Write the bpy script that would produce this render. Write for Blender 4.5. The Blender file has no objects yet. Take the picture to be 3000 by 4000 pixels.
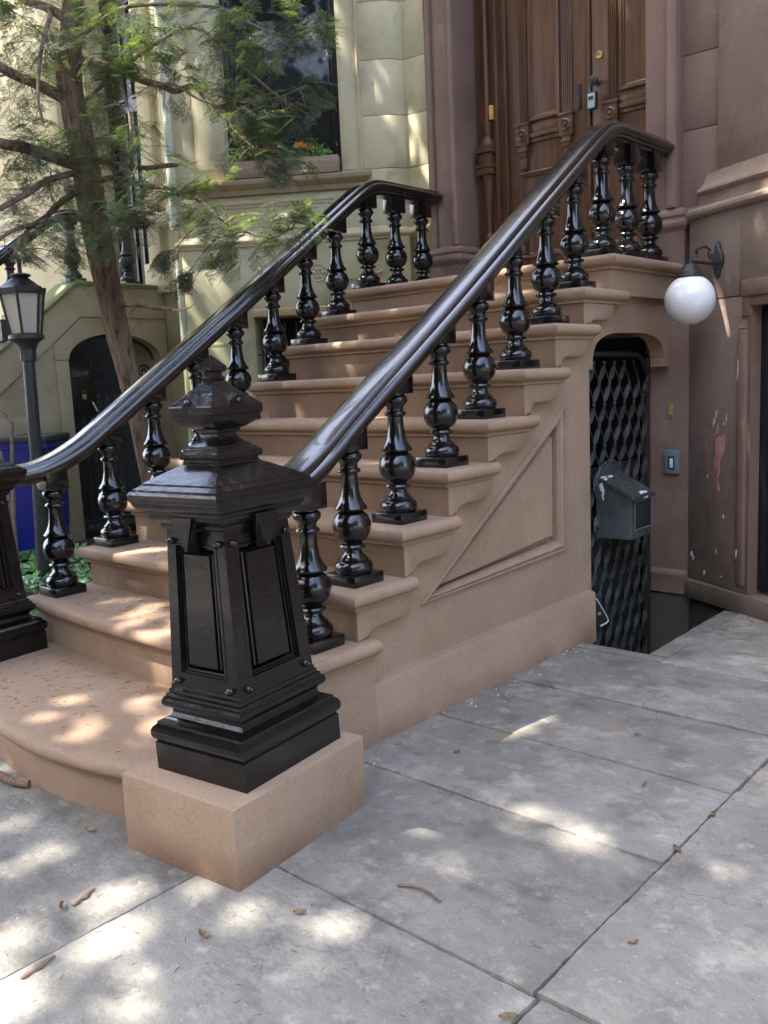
import bpy, bmesh, math, random
import numpy as np
from mathutils import Vector, Matrix, noise
from mathutils.geometry import tessellate_polygon
PI=math.pi; R=math.radians
scene=bpy.context.scene
COL=scene.collection
rnd=random.Random(7)

# ------------------------------------------------------------------ materials
def srgb(h):
    h=h.lstrip('#'); o=[]
    for i in (0,2,4):
        v=int(h[i:i+2],16)/255
        o.append(v/12.92 if v<=.04045 else ((v+.055)/1.055)**2.4)
    return (*o,1)
def lin(r,g,b): return (r,g,b,1)
class NT:
    def __init__(s,name):
        m=bpy.data.materials.new(name); m.use_nodes=True; s.m=m; s.t=m.node_tree; s.n=s.t.nodes; s.l=s.t.links
        s.b=s.n['Principled BSDF']; s.out=s.n['Material Output']
    def new(s,t,**k):
        n=s.n.new(t)
        for a,v in k.items(): setattr(n,a,v)
        return n
    def lk(s,a,b): s.l.new(a,b)
def nmat(name,c1,c2,scale=3.,speck=None,sp_scale=220,sp_lo=.62,sp_hi=.7,rough=.8,rvar=0.,bumps=((60,.15,.004),),
         coat=0,spec=.5,coord='Object',stain=None,aniso=(1,1,1),lo=.35,hi=.65,zgrad=None,metal=0):
    q=NT(name); co=q.new('ShaderNodeTexCoord')
    if coord=='pos': src=q.new('ShaderNodeNewGeometry').outputs['Position']
    else: src=co.outputs['Object']
    mp=q.new('ShaderNodeMapping'); mp.inputs['Scale'].default_value=aniso; q.lk(src,mp.inputs[0]); v=mp.outputs[0]
    n1=q.new('ShaderNodeTexNoise'); n1.inputs['Scale'].default_value=scale; n1.inputs['Detail'].default_value=9; n1.inputs['Roughness'].default_value=.62; q.lk(v,n1.inputs[0])
    r=q.new('ShaderNodeValToRGB'); r.color_ramp.elements[0].position=lo; r.color_ramp.elements[0].color=c1; r.color_ramp.elements[1].position=hi; r.color_ramp.elements[1].color=c2
    q.lk(n1.outputs[0],r.inputs[0]); c=r.outputs[0]
    def mix(a,colr,fac):
        x=q.new('ShaderNodeMix',data_type='RGBA'); q.lk(a,x.inputs[6])
        if isinstance(colr,tuple): x.inputs[7].default_value=colr
        else: q.lk(colr,x.inputs[7])
        q.lk(fac,x.inputs[0]); return x.outputs[2]
    def ramp(o,lo_,hi_,to=1.):
        mr=q.new('ShaderNodeMapRange'); mr.inputs[1].default_value=lo_; mr.inputs[2].default_value=hi_; mr.inputs[4].default_value=to; q.lk(o,mr.inputs[0]); return mr.outputs[0]
    if stain:
        for (sc,col,l_,h_,amt) in stain:
            ns=q.new('ShaderNodeTexNoise'); ns.inputs['Scale'].default_value=sc; ns.inputs['Detail'].default_value=7; ns.inputs['Roughness'].default_value=.65
            ad=q.new('ShaderNodeVectorMath',operation='ADD'); ad.inputs[1].default_value=(sc*3.1,7.7,sc); q.lk(v,ad.inputs[0]); q.lk(ad.outputs[0],ns.inputs[0])
            c=mix(c,col,ramp(ns.outputs[0],l_,h_,amt))
    if zgrad:
        for (z0,z1,col,amt) in zgrad:
            g=q.new('ShaderNodeNewGeometry'); sx=q.new('ShaderNodeSeparateXYZ'); q.lk(g.outputs['Position'],sx.inputs[0])
            ns=q.new('ShaderNodeTexNoise'); ns.inputs['Scale'].default_value=2.3; ns.inputs['Detail'].default_value=6; q.lk(g.outputs['Position'],ns.inputs[0])
            f1=ramp(sx.outputs[2],z0,z1,1); f2=ramp(ns.outputs[0],.38,.62,amt)
            mu=q.new('ShaderNodeMath',operation='MULTIPLY'); q.lk(f1,mu.inputs[0]); q.lk(f2,mu.inputs[1]); c=mix(c,col,mu.outputs[0])
    if speck:
        n2=q.new('ShaderNodeTexNoise'); n2.inputs['Scale'].default_value=sp_scale; n2.inputs['Detail'].default_value=3; q.lk(src,n2.inputs[0])
        c=mix(c,speck,ramp(n2.outputs[0],sp_lo,sp_hi,.8))
    q.lk(c,q.b.inputs['Base Color'])
    q.b.inputs['Roughness'].default_value=rough; q.b.inputs['Metallic'].default_value=metal
    q.b.inputs['Specular IOR Level'].default_value=spec
    if coat: q.b.inputs['Coat Weight'].default_value=coat; q.b.inputs['Coat Roughness'].default_value=.06
    if rvar:
        nr=q.new('ShaderNodeTexNoise'); nr.inputs['Scale'].default_value=23; nr.inputs['Detail'].default_value=5; q.lk(v,nr.inputs[0])
        mr=q.new('ShaderNodeMapRange'); mr.inputs[1].default_value=.3; mr.inputs[2].default_value=.7; mr.inputs[3].default_value=rough-rvar; mr.inputs[4].default_value=rough+rvar; q.lk(nr.outputs[0],mr.inputs[0]); q.lk(mr.outputs[0],q.b.inputs['Roughness'])
    prev=None
    for (bs,st,di) in bumps:
        nb=q.new('ShaderNodeTexNoise'); nb.inputs['Scale'].default_value=bs; nb.inputs['Detail'].default_value=6; nb.inputs['Roughness'].default_value=.6; q.lk(v,nb.inputs[0])
        bp=q.new('ShaderNodeBump'); bp.inputs['Strength'].default_value=st; bp.inputs['Distance'].default_value=di; q.lk(nb.outputs[0],bp.inputs['Height'])
        if prev: q.lk(prev.outputs[0],bp.inputs['Normal'])
        prev=bp
    if prev: q.lk(prev.outputs[0],q.b.inputs['Normal'])
    return q.m
M={}
M['tan']=nmat('brownstone_render',srgb('#917963'),srgb('#a0876f'),2.2,speck=srgb('#c2ad98'),sp_scale=240,sp_lo=.62,sp_hi=.74,rough=.88,spec=.25,
   bumps=((260,.6,.0022),(9,.10,.006)),coord='pos',stain=((1.3,srgb('#80664f'),.5,.7,.65),(5.,srgb('#9a7c66'),.55,.75,.5),(70.,srgb('#846a57'),.52,.68,.55),(.8,srgb('#a3947c'),.58,.7,.4),(3.2,srgb('#866a54'),.56,.72,.45)),zgrad=((.10,.0,srgb('#7c604c'),1.),))
M['riser']=nmat('shaded_dirty_riser_render',srgb('#7a614d'),srgb('#8a705a'),3.2,speck=srgb('#b59c82'),sp_scale=260,sp_lo=.66,sp_hi=.76,rough=.9,spec=.2,  # darker stone for risers: dirt plus front-face shade put into the colour
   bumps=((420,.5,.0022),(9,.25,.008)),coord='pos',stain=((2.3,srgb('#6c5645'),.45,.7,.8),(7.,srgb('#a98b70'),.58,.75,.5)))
M['iron']=nmat('black_gloss_paint',lin(.004,.004,.0045),lin(.008,.007,.007),14,rough=.08,rvar=.04,coat=.3,spec=.5,bumps=((130,.3,.0012),(24,.22,.005)))
M['rail']=nmat('thick_black_gloss_rail_paint',lin(.005,.005,.0055),lin(.010,.009,.008),14,rough=.10,rvar=.06,coat=.7,spec=.7,bumps=((95,.7,.0016),(240,.5,.001),(30,.3,.003)))
M['ironbody']=nmat('lumpy_black_gloss_paint',lin(.004,.004,.0045),lin(.008,.007,.007),14,rough=.08,rvar=.04,coat=.2,spec=.45,bumps=((60,.25,.0015),(26,.35,.005),(11,.25,.010)))
M['iron_rough']=nmat('weathered_black_paint',lin(.005,.005,.0055),lin(.018,.013,.011),30,rough=.11,rvar=.06,coat=.15,spec=.45,bumps=((80,.45,.002),(30,.5,.006),(14,.3,.008)),lo=.5,hi=.8)
M['iron_dull']=nmat('dull_black_paint',lin(.016,.017,.017),lin(.034,.034,.032),25,rough=.5,rvar=.12,bumps=((90,.3,.003),))
M['brown']=nmat('brown_masonry_paint',srgb('#7a6358'),srgb('#876f62'),1.7,rough=.62,rvar=.1,spec=.35,bumps=((130,.25,.003),(12,.35,.010),(3,.3,.02)),coord='pos',
   stain=((2.1,srgb('#6f584c'),.5,.7,.6),(6.,srgb('#917a6c'),.6,.75,.5),(1.2,srgb('#6a5a4a'),.55,.7,.5),))
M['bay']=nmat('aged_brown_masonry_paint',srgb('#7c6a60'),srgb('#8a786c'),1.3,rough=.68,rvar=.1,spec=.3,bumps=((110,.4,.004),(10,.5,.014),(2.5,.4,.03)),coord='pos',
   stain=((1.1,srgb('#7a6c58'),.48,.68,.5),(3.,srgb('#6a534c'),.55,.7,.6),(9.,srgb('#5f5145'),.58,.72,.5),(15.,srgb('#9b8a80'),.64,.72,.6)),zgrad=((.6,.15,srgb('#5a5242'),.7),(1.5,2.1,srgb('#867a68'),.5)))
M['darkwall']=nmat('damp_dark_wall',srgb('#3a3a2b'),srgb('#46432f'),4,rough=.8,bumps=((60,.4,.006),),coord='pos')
M['cream']=nmat('cream_limestone',srgb('#bdb28e'),srgb('#cfc6a6'),1.4,rough=.85,spec=.25,bumps=((180,.25,.003),(7,.3,.01)),coord='pos',
   stain=((1.6,srgb('#aa946e'),.52,.7,.6),(.9,srgb('#9c9c80'),.5,.66,.4),(3.1,srgb('#8f8663'),.56,.7,.55)),zgrad=((2.25,1.6,srgb('#85875f'),.65),),speck=srgb('#8f8667'),sp_scale=60,sp_lo=.68,sp_hi=.75)
M['ochre']=nmat('ochre_weathered_stone',srgb('#9d937b'),srgb('#aea58f'),1.8,rough=.88,spec=.25,bumps=((120,.35,.004),(9,.5,.016),(2.5,.4,.03)),coord='pos',
   stain=((1.5,srgb('#837a64'),.5,.68,.7),(4.,srgb('#a3a68a'),.6,.75,.5)),zgrad=((1.9,2.2,srgb('#6d7350'),.4),))
M['moss']=nmat('mossy_stone',srgb('#5f6b3a'),srgb('#83856a'),3,rough=.95,bumps=((60,.6,.01),),coord='pos')
def woodmat(name,c1,c2,c3):
    return nmat(name,c1,c2,3.5,rough=.42,rvar=.1,spec=.45,bumps=((30,.25,.002),),aniso=(9,9,.7),coord='pos',stain=((1.6,c3,.45,.7,.7),))
M['door']=woodmat('oiled_oak_door',srgb('#533826'),srgb('#6f4e36'),srgb('#36281e'))
M['planter']=nmat('weathered_wood',srgb('#86705a'),srgb('#a08b74'),4,rough=.75,aniso=(1,1,8),coord='pos',bumps=((30,.3,.003),),stain=((3,srgb('#7d6450'),.5,.7,.7),))
M['doorblack']=nmat('black_painted_wood',lin(.006,.007,.007),lin(.012,.013,.013),6,rough=.35,bumps=((40,.2,.002),))
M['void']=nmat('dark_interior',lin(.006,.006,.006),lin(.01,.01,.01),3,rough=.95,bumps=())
M['blue']=nmat('blue_plastic',srgb('#101a74'),srgb('#15208a'),3,rough=.42,bumps=((60,.1,.002),))
M['rubber']=nmat('dark_plastic',lin(.02,.022,.024),lin(.035,.036,.038),6,rough=.55)
M['brass']=nmat('yellowed_brass',srgb('#94793f'),srgb('#b59c62'),30,rough=.45,bumps=((90,.2,.001),))
M['grey']=nmat('slate_grey_plastic',srgb('#5f6e75'),srgb('#6f7e84'),10,rough=.45)
M['white']=nmat('white_plastic',lin(.65,.65,.63),lin(.75,.75,.73),10,rough=.5)
M['mail']=nmat('grey_black_enamel',lin(.042,.043,.043),lin(.085,.086,.085),7,rough=.3,rvar=.1,bumps=((80,.2,.002),))
M['chip']=nmat('flaked_white_paint',srgb('#a9a08f'),srgb('#cdc6b4'),30,rough=.8,bumps=((90,.6,.006),))
M['pink']=nmat('exposed_pink_render',srgb('#b27a6c'),srgb('#c7968a'),24,rough=.9,bumps=((120,.8,.008),),speck=srgb('#94584c'),sp_scale=120)
M['bark']=nmat('furrowed_bark',srgb('#755f4e'),srgb('#947c67'),16,rough=.9,aniso=(1,1,.28),coord='pos',bumps=((38,1.,.03),(110,.6,.008)),stain=((26,srgb('#4a3d33'),.52,.64,.85),(2.,srgb('#8a8672'),.6,.75,.5)),spec=.2)
M['twig']=nmat('twig_bark',srgb('#5e4d40'),srgb('#85715f'),20,rough=.85,bumps=((80,.6,.004),))
M['peel']=nmat('peeled_wood',srgb('#c98d4c'),srgb('#ddb27c'),20,rough=.7)
M['pave']=None
def leafmat(name,ca,cb,cc,sc=1.2,trans=.35,rough=.5,cut=(.5,.62)):
    q=NT(name); g=q.new('ShaderNodeNewGeometry')
    n=q.new('ShaderNodeTexNoise'); n.inputs['Scale'].default_value=sc; n.inputs['Detail'].default_value=4; q.lk(g.outputs['Position'],n.inputs[0])
    r=q.new('ShaderNodeValToRGB'); e=r.color_ramp.elements; e[0].position=.3; e[0].color=ca; e[1].position=cut[0]; e[1].color=cb; x=e.new(cut[1]); x.color=cc
    q.lk(n.outputs[0],r.inputs[0])
    n2=q.new('ShaderNodeTexNoise'); n2.inputs['Scale'].default_value=34; q.lk(g.outputs['Position'],n2.inputs[0])
    mr=q.new('ShaderNodeMapRange'); mr.inputs[1].default_value=.3; mr.inputs[2].default_value=.7; mr.inputs[3].default_value=.6; mr.inputs[4].default_value=1.5; q.lk(n2.outputs[0],mr.inputs[0])
    vm=q.new('ShaderNodeVectorMath',operation='SCALE'); q.lk(r.outputs[0],vm.inputs[0]); q.lk(mr.outputs[0],vm.inputs['Scale'])
    q.lk(vm.outputs[0],q.b.inputs['Base Color']); q.b.inputs['Roughness'].default_value=rough
    tr=q.new('ShaderNodeBsdfTranslucent'); v2=q.new('ShaderNodeVectorMath',operation='MULTIPLY'); v2.inputs[1].default_value=(1.5,1.7,.6); q.lk(vm.outputs[0],v2.inputs[0]); q.lk(v2.outputs[0],tr.inputs[0])
    mx=q.new('ShaderNodeMixShader'); mx.inputs[0].default_value=trans; q.lk(q.b.outputs[0],mx.inputs[1]); q.lk(tr.outputs[0],mx.inputs[2]); q.lk(mx.outputs[0],q.out.inputs[0])
    return q.m
M['needle']=leafmat('hemlock_needles',lin(.055,.068,.055),lin(.10,.125,.08),lin(.25,.31,.11),sc=2.6,trans=.32,cut=(.54,.66))
M['ivy']=leafmat('ivy_leaf',lin(.03,.10,.03),lin(.06,.17,.06),lin(.14,.27,.08),sc=9,trans=.2,rough=.3)
M['canopy']=leafmat('street_tree_leaf',lin(.045,.07,.035),lin(.065,.09,.045),lin(.08,.11,.05),sc=1,trans=.18)
M['petal']=nmat('orange_petal',srgb('#e08a3c'),srgb('#f0b070'),40,rough=.6,bumps=())
M['soil']=nmat('dark_soil',srgb('#2c241b'),srgb('#43382b'),20,rough=.95,bumps=((40,.8,.02),),coord='pos')
M['dryleaf']=nmat('dry_leaf',srgb('#54402c'),srgb('#86704f'),40,rough=.8,bumps=((60,.3,.003),))
M['needle_dry']=nmat('dry_needle',srgb('#4a4432'),srgb('#6b5f45'),40,rough=.9,bumps=())
def pavemat():
    q=NT('bluestone'); g=q.new('ShaderNodeNewGeometry'); v=g.outputs['Position']
    def nz(s,d=8,rg=.62,off=0,sc=(1,1,1)):
        mp=q.new('ShaderNodeMapping'); mp.inputs['Location'].default_value=(off,off*2,0); mp.inputs['Scale'].default_value=sc; q.lk(v,mp.inputs[0])
        n=q.new('ShaderNodeTexNoise'); n.inputs['Scale'].default_value=s; n.inputs['Detail'].default_value=d; n.inputs['Roughness'].default_value=rg; q.lk(mp.outputs[0],n.inputs[0]); return n.outputs[0]
    def mixc(a,b,f):
        x=q.new('ShaderNodeMix',data_type='RGBA')
        for s_,i in ((a,6),(b,7)):
            if isinstance(s_,tuple): x.inputs[i].default_value=s_
            else: q.lk(s_,x.inputs[i])
        q.lk(f,x.inputs[0]); return x.outputs[2]
    def mr(o,a,b,t=1.,f0=0.):
        m_=q.new('ShaderNodeMapRange'); m_.inputs[1].default_value=a; m_.inputs[2].default_value=b; m_.inputs[3].default_value=f0; m_.inputs[4].default_value=t; q.lk(o,m_.inputs[0]); return m_.outputs[0]
    c=mixc(srgb('#77736a'),srgb('#8d887e'),mr(nz(2.2),.36,.62))
    c=mixc(c,srgb('#5d5b55'),mr(nz(5.,off=4),.52,.64,.7))
    c=mixc(c,srgb('#a79f92'),mr(nz(3.6,off=9),.53,.66,.8))
    c=mixc(c,srgb('#8a6f45'),mr(nz(1.7,off=14),.62,.72,.5)); c=mixc(c,srgb('#807a70'),mr(nz(9,off=17),.5,.62,.55)); c=mixc(c,srgb('#b3aa9b'),mr(nz(13,off=27),.56,.68,.5))
    c=mixc(c,srgb('#6a6862'),mr(nz(22,7,.75,off=3),.52,.66,.6)); c=mixc(c,srgb('#56544f'),mr(nz(90,4,.7,off=3),.6,.7,.6))
    c=mixc(c,srgb('#c2b8a8'),mr(nz(75,4,.7,off=7),.62,.7,.5))
    # meandering cracks: thin band where a distorted noise crosses its middle value
    for sc_,o_,w_ in ((.6,21,.0022),(1.5,33,.0016)):
        n_=nz(sc_,7,.5,off=o_); d=q.new('ShaderNodeMath',operation='SUBTRACT'); d.inputs[1].default_value=.5; q.lk(n_,d.inputs[0])
        a=q.new('ShaderNodeMath',operation='ABSOLUTE'); q.lk(d.outputs[0],a.inputs[0])
        gate=mr(nz(1.1,2,.5,off=o_+2),.53,.58); band=mr(a.outputs[0],0,w_,0.,1.)
        mu=q.new('ShaderNodeMath',operation='MULTIPLY'); q.lk(gate,mu.inputs[0]); q.lk(band,mu.inputs[1]); m2=q.new('ShaderNodeMath',operation='MULTIPLY'); m2.inputs[1].default_value=.6; q.lk(mu.outputs[0],m2.inputs[0])
        c=mixc(c,srgb('#45433f'),m2.outputs[0])
    mrr=mr(g.outputs['Random Per Island'],0,1,1.10,.86); vmm=q.new('ShaderNodeVectorMath',operation='SCALE'); q.lk(c,vmm.inputs[0]); q.lk(mrr,vmm.inputs['Scale']); c=vmm.outputs[0]
    q.lk(c,q.b.inputs['Base Color']); q.b.inputs['Roughness'].default_value=.78; q.b.inputs['Specular IOR Level'].default_value=.35
    # cleft flakes: stepped contours of a noise
    nb=nz(5.5,5,.55,off=2,sc=(1,1.6,1)); sn=q.new('ShaderNodeMath',operation='MULTIPLY'); sn.inputs[1].default_value=9; q.lk(nb,sn.inputs[0]); fr=q.new('ShaderNodeMath',operation='FRACT'); q.lk(sn.outputs[0],fr.inputs[0])
    b1=q.new('ShaderNodeBump'); b1.inputs['Strength'].default_value=.35; b1.inputs['Distance'].default_value=.006; q.lk(fr.outputs[0],b1.inputs['Height'])
    b2=q.new('ShaderNodeBump'); b2.inputs['Strength'].default_value=.8; b2.inputs['Distance'].default_value=.007; q.lk(nz(46,8,.7,off=5),b2.inputs['Height']); q.lk(b1.outputs[0],b2.inputs['Normal'])
    b3=q.new('ShaderNodeBump'); b3.inputs['Strength'].default_value=.4; b3.inputs['Distance'].default_value=.02; q.lk(nz(3.3,5,.6,off=6),b3.inputs['Height']); q.lk(b2.outputs[0],b3.inputs['Normal'])
    q.lk(b3.outputs[0],q.b.inputs['Normal']); return q.m
M['pave']=pavemat()
def glassmat(name,tint=.9,rough=.03):
    q=NT(name); q.b.inputs['Base Color'].default_value=(tint*.02,tint*.024,tint*.025,1); q.b.inputs['Roughness'].default_value=rough; q.b.inputs['Specular IOR Level'].default_value=.3; q.b.inputs['Coat Weight'].default_value=.0
    return q.m
M['pane']=glassmat('dark_window_glass')
def clearglass():
    q=NT('dusty_lantern_glass'); q.b.inputs['Base Color'].default_value=(.85,.8,.7,1); q.b.inputs['Roughness'].default_value=.35; q.b.inputs['Transmission Weight'].default_value=.7
    n=q.new('ShaderNodeTexNoise'); n.inputs['Scale'].default_value=30; t=q.new('ShaderNodeTexCoord'); q.lk(t.outputs['Object'],n.inputs[0]); r=q.new('ShaderNodeMapRange'); r.inputs[3].default_value=.5; r.inputs[4].default_value=1.; q.lk(n.outputs[0],r.inputs[0]); q.lk(r.outputs[0],q.b.inputs['Transmission Weight'])
    return q.m
M['lglass']=clearglass()
def globem():
    q=NT('opal_glass'); q.b.inputs['Base Color'].default_value=(.88,.88,.87,1); q.b.inputs['Roughness'].default_value=.12; q.b.inputs['Subsurface Weight'].default_value=.6; q.b.inputs['Subsurface Radius'].default_value=(.1,.1,.1); q.b.inputs['Coat Weight'].default_value=.3
    return q.m
M['globe']=globem()

# ------------------------------------------------------------------ geometry helpers
class G:
    def __init__(s): s.bm=bmesh.new()
    def face(s,pts):
        try: return s.bm.faces.new([s.bm.verts.new(p) for p in pts])
        except ValueError: return None
    def box(s,x0,x1,y0,y1,z0,z1,f=None,bev=0.):
        bm=s.bm; f=f or (lambda a,b,c:(a,b,c))
        xs=sorted((x0,x1)); ys=sorted((y0,y1)); zs=sorted((z0,z1))
        v=[bm.verts.new((x,y,z)) for z in zs for y in ys for x in xs]
        fs=[bm.faces.new([v[i] for i in q]) for q in ((0,2,3,1),(4,5,7,6),(0,1,5,4),(2,6,7,3),(0,4,6,2),(1,3,7,5))]
        if bev>0:
            es=list({e for a in fs for e in a.edges})
            r=bmesh.ops.bevel(bm,geom=es,offset=bev,segments=2,affect='EDGES',profile=.5)
            vs={q for a in r['faces'] for q in a.verts}|{q for q in v if q.is_valid}
        else: vs=v
        for q in vs: q.co=Vector(f(*q.co))
        return s
    def loft(s,rings,closed=True,caps=(True,True)):
        bm=s.bm; V=[[bm.verts.new(p) for p in r] for r in rings]; n=len(V[0])
        for a,b in zip(V[:-1],V[1:]):
            for i in range(n if closed else n-1):
                j=(i+1)%n
                try: bm.faces.new((a[i],a[j],b[j],b[i]))
                except ValueError: pass
        if closed:
            if caps[0]: bm.faces.new(V[0][::-1])
            if caps[1]: bm.faces.new(V[-1])
        return V
    def lathe(s,prof,cx=0,cy=0,seg=28,f=None):
        f=f or (lambda a,b,c:(a,b,c))
        s.loft([[f(cx+r*math.cos(2*PI*i/seg),cy+r*math.sin(2*PI*i/seg),z) for i in range(seg)] for r,z in prof]); return s
    def tube(s,pts,rad,seg=8,caps=True,sm=0,flat=1.):
        pts=[Vector(p) for p in pts]
        if not isinstance(rad,(list,tuple)): rad=[rad]*len(pts)
        if sm: pts,rad=smooth(pts,rad,sm)
        rings=[]; up=None
        for i,p in enumerate(pts):
            t=(pts[min(i+1,len(pts)-1)]-pts[max(i-1,0)]).normalized()
            if up is None: up=Vector((0,0,1)) if abs(t.z)<.9 else Vector((1,0,0))
            a=t.cross(up)
            if a.length<1e-5: a=t.cross(Vector((0,1,0)))
            a.normalize(); b=a.cross(t).normalized(); up=b
            rings.append([p+(a*math.cos(2*PI*k/seg)+b*math.sin(2*PI*k/seg)*flat)*rad[i] for k in range(seg)])
        s.loft(rings,caps=(caps,caps)); return s
    def sweep(s,path,prof,closed=False,f=None,cap=False,botcap=False,endcaps=True):
        """plan path (2-D), profile [(outward offset, z)], outward = right of travel"""
        f=f or (lambda a,b,c:(a,b,c)); n=len(path); P=[Vector(p) for p in path]
        off=[]
        for i in range(n):
            d1=(P[i]-P[i-1]) if (closed or i>0) else None; d2=(P[(i+1)%n]-P[i]) if (closed or i<n-1) else None
            ns=[Vector((d.y,-d.x)).normalized() for d in (d1,d2) if d is not None and d.length>1e-9]
            if len(ns)==2: m=(ns[0]+ns[1])/max(.3,(1+ns[0].dot(ns[1])))
            else: m=ns[0]
            off.append(m)
        rings=[[f(P[i].x+off[i].x*o,P[i].y+off[i].y*o,z) for i in range(n)] for o,z in prof]
        V=s.loft(rings,closed=closed,caps=(botcap,cap))
        if not closed:
            if cap:
                try: s.bm.faces.new(V[-1])
                except ValueError: pass
            if endcaps:
                for i in (0,-1):
                    r=[q[i] for q in V]
                    if cap or len(r)>2:
                        try: s.bm.faces.new(r if i==-1 else r[::-1])
                        except ValueError: pass
        return V
    def poly(s,outer,holes,f0,f1=None):
        """flat plate with holes; f0 maps (u,v)->front point, f1 -> back point"""
        loops=[[Vector((*p,0)) for p in outer]]+[[Vector((*p,0)) for p in h] for h in holes]
        flat=[p for l in loops for p in l]; tris=tessellate_polygon(loops)
        A=[s.bm.verts.new(f0(p.x,p.y)) for p in flat]
        for t in tris: s.bm.faces.new([A[i] for i in t])
        if f1:
            B=[s.bm.verts.new(f1(p.x,p.y)) for p in flat]
            for t in tris: s.bm.faces.new([B[i] for i in t][::-1])
            k=0
            for l in loops:
                n=len(l)
                for i in range(n):
                    a,b=k+i,k+(i+1)%n; s.bm.faces.new((A[a],A[b],B[b],B[a]))
                k+=n
        return s
def smooth(pts,rad,n):
    P=[];Q=[]
    N=len(pts)
    for i in range(N-1):
        p0=pts[max(i-1,0)];p1=pts[i];p2=pts[i+1];p3=pts[min(i+2,N-1)]
        for k in range(n):
            t=k/n; P.append(.5*((2*p1)+(p2-p0)*t+(2*p0-5*p1+4*p2-p3)*t*t+(3*p1-p0-3*p2+p3)*t**3)); Q.append(rad[i]*(1-t)+rad[i+1]*t)
    P.append(pts[-1]);Q.append(rad[-1]); return P,Q
def meshfrom(name,g,sharp=38,smooth_=True):
    bm=g.bm; bmesh.ops.recalc_face_normals(bm,faces=bm.faces)
    me=bpy.data.meshes.new(name)
    if smooth_:
        th=R(sharp)
        for f in bm.faces: f.smooth=True
        for e in bm.edges:
            if len(e.link_faces)==2:
                e.smooth=e.calc_face_angle(0)<th
            else: e.smooth=False
    bm.to_mesh(me); bm.free(); return me
def raw(name,verts,faces):
    me=bpy.data.meshes.new(name); me.from_pydata(verts,[],faces); return me
def tag(o,label=None,cat=None,group=None,kind=None):
    if label: o['label']=label
    if cat: o['category']=cat
    if group: o['group']=group
    if kind: o['kind']=kind
    return o
def thing(name,label,cat,loc=(0,0,0),rz=0,group=None):
    o=bpy.data.objects.new(name,None); COL.objects.link(o); o.location=loc; o.rotation_euler=(0,0,rz); o.empty_display_size=.1
    tag(o,label,cat,group); o['_w']=1; return o
def wloc(o):
    v=Vector((0,0,0))
    while o is not None: v+=Vector(o.location); o=o.parent
    return v
def obj(name,g,m,parent=None,label=None,local=False,sharp=38,kind=None,loc=None,sm=True):
    """world-space builder -> mesh object; with a parent the vertices are moved into its space (unless local)"""
    me=g if isinstance(g,bpy.types.Mesh) else meshfrom(name,g,sharp,sm)
    o=bpy.data.objects.new(name,me); COL.objects.link(o)
    if not me.materials: me.materials.append(M[m] if isinstance(m,str) else m)
    if parent is not None:
        o.parent=parent
        if not local: me.transform(Matrix.Translation(-wloc(parent)))
    if loc is not None: o.location=loc
    if label: o['label']=label
    if kind: o['kind']=kind
    return o
def LASTO(): return COL.objects[-1].name
def copy_tree(o,parent=None):
    c=o.copy(); COL.objects.link(c)
    if parent is not None: c.parent=parent
    for ch in list(o.children): copy_tree(ch,c)
    return c
def frame(ox,oy,az):
    a=R(az); d=(math.cos(a),math.sin(a)); n=(math.sin(a),-math.cos(a))
    return lambda s,o,z:(ox+s*d[0]+o*n[0], oy+s*d[1]+o*n[1], z)
def fbox(g,f,s0,s1,o0,o1,z0,z1,bev=0.): return g.box(s0,s1,o0,o1,z0,z1,f,bev)
def rprof(o,z0,z1,n=6):
    """half-round bead bulging to offset o between z0 and z1 from offset base 0"""
    zc=(z0+z1)/2;r=(z1-z0)/2
    return [(o*math.cos(a),zc+r*math.sin(a)) for a in [(-PI/2)+PI*i/n for i in range(n+1)]]

# ------------------------------------------------------------------ camera / light
cam=bpy.data.cameras.new('camera'); co=bpy.data.objects.new('camera',cam); COL.objects.link(co)
yaw,pit,rol=R(41.95),R(8.48),R(-2.60)
fw=Vector((-math.sin(yaw)*math.cos(pit),math.cos(yaw)*math.cos(pit),-math.sin(pit)))
rt=Vector((math.cos(yaw),math.sin(yaw),0)); up=rt.cross(fw)
r2=rt*math.cos(rol)+up*math.sin(rol); u2=-rt*math.sin(rol)+up*math.cos(rol)
mw=Matrix((r2,u2,-fw)).transposed().to_4x4(); mw.translation=Vector((1.976,-1.516,1.233)); co.matrix_world=mw
cam.sensor_fit='VERTICAL'; cam.sensor_height=36; cam.lens=36*1913.6/2212; cam.clip_end=400; cam.clip_start=.05
scene.camera=co
SUN=Vector((-.30,-.42,.857)).normalized()
EL=math.asin(SUN.z); 
w=bpy.data.worlds.new('World'); scene.world=w; w.use_nodes=True
sky=w.node_tree.nodes.new('ShaderNodeTexSky'); sky.sky_type='NISHITA'; sky.sun_disc=False; sky.sun_elevation=EL; sky.sun_rotation=math.atan2(SUN.x,SUN.y); sky.air_density=.85; sky.dust_density=3.5; sky.ozone_density=.4
bg=w.node_tree.nodes['Background']; bg.inputs[1].default_value=.15; w.node_tree.links.new(sky.outputs[0],bg.inputs[0])
sl=bpy.data.lights.new('sun','SUN'); sl.energy=2.0; sl.angle=R(.53); sl.color=(1,.95,.87)
so=bpy.data.objects.new('sun',sl); COL.objects.link(so); so.rotation_euler=SUN.to_track_quat('Z','Y').to_euler()
vs=scene.view_settings; vs.view_transform='Standard'; vs.look='None'; vs.gamma=1; vs.exposure=3.25

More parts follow.
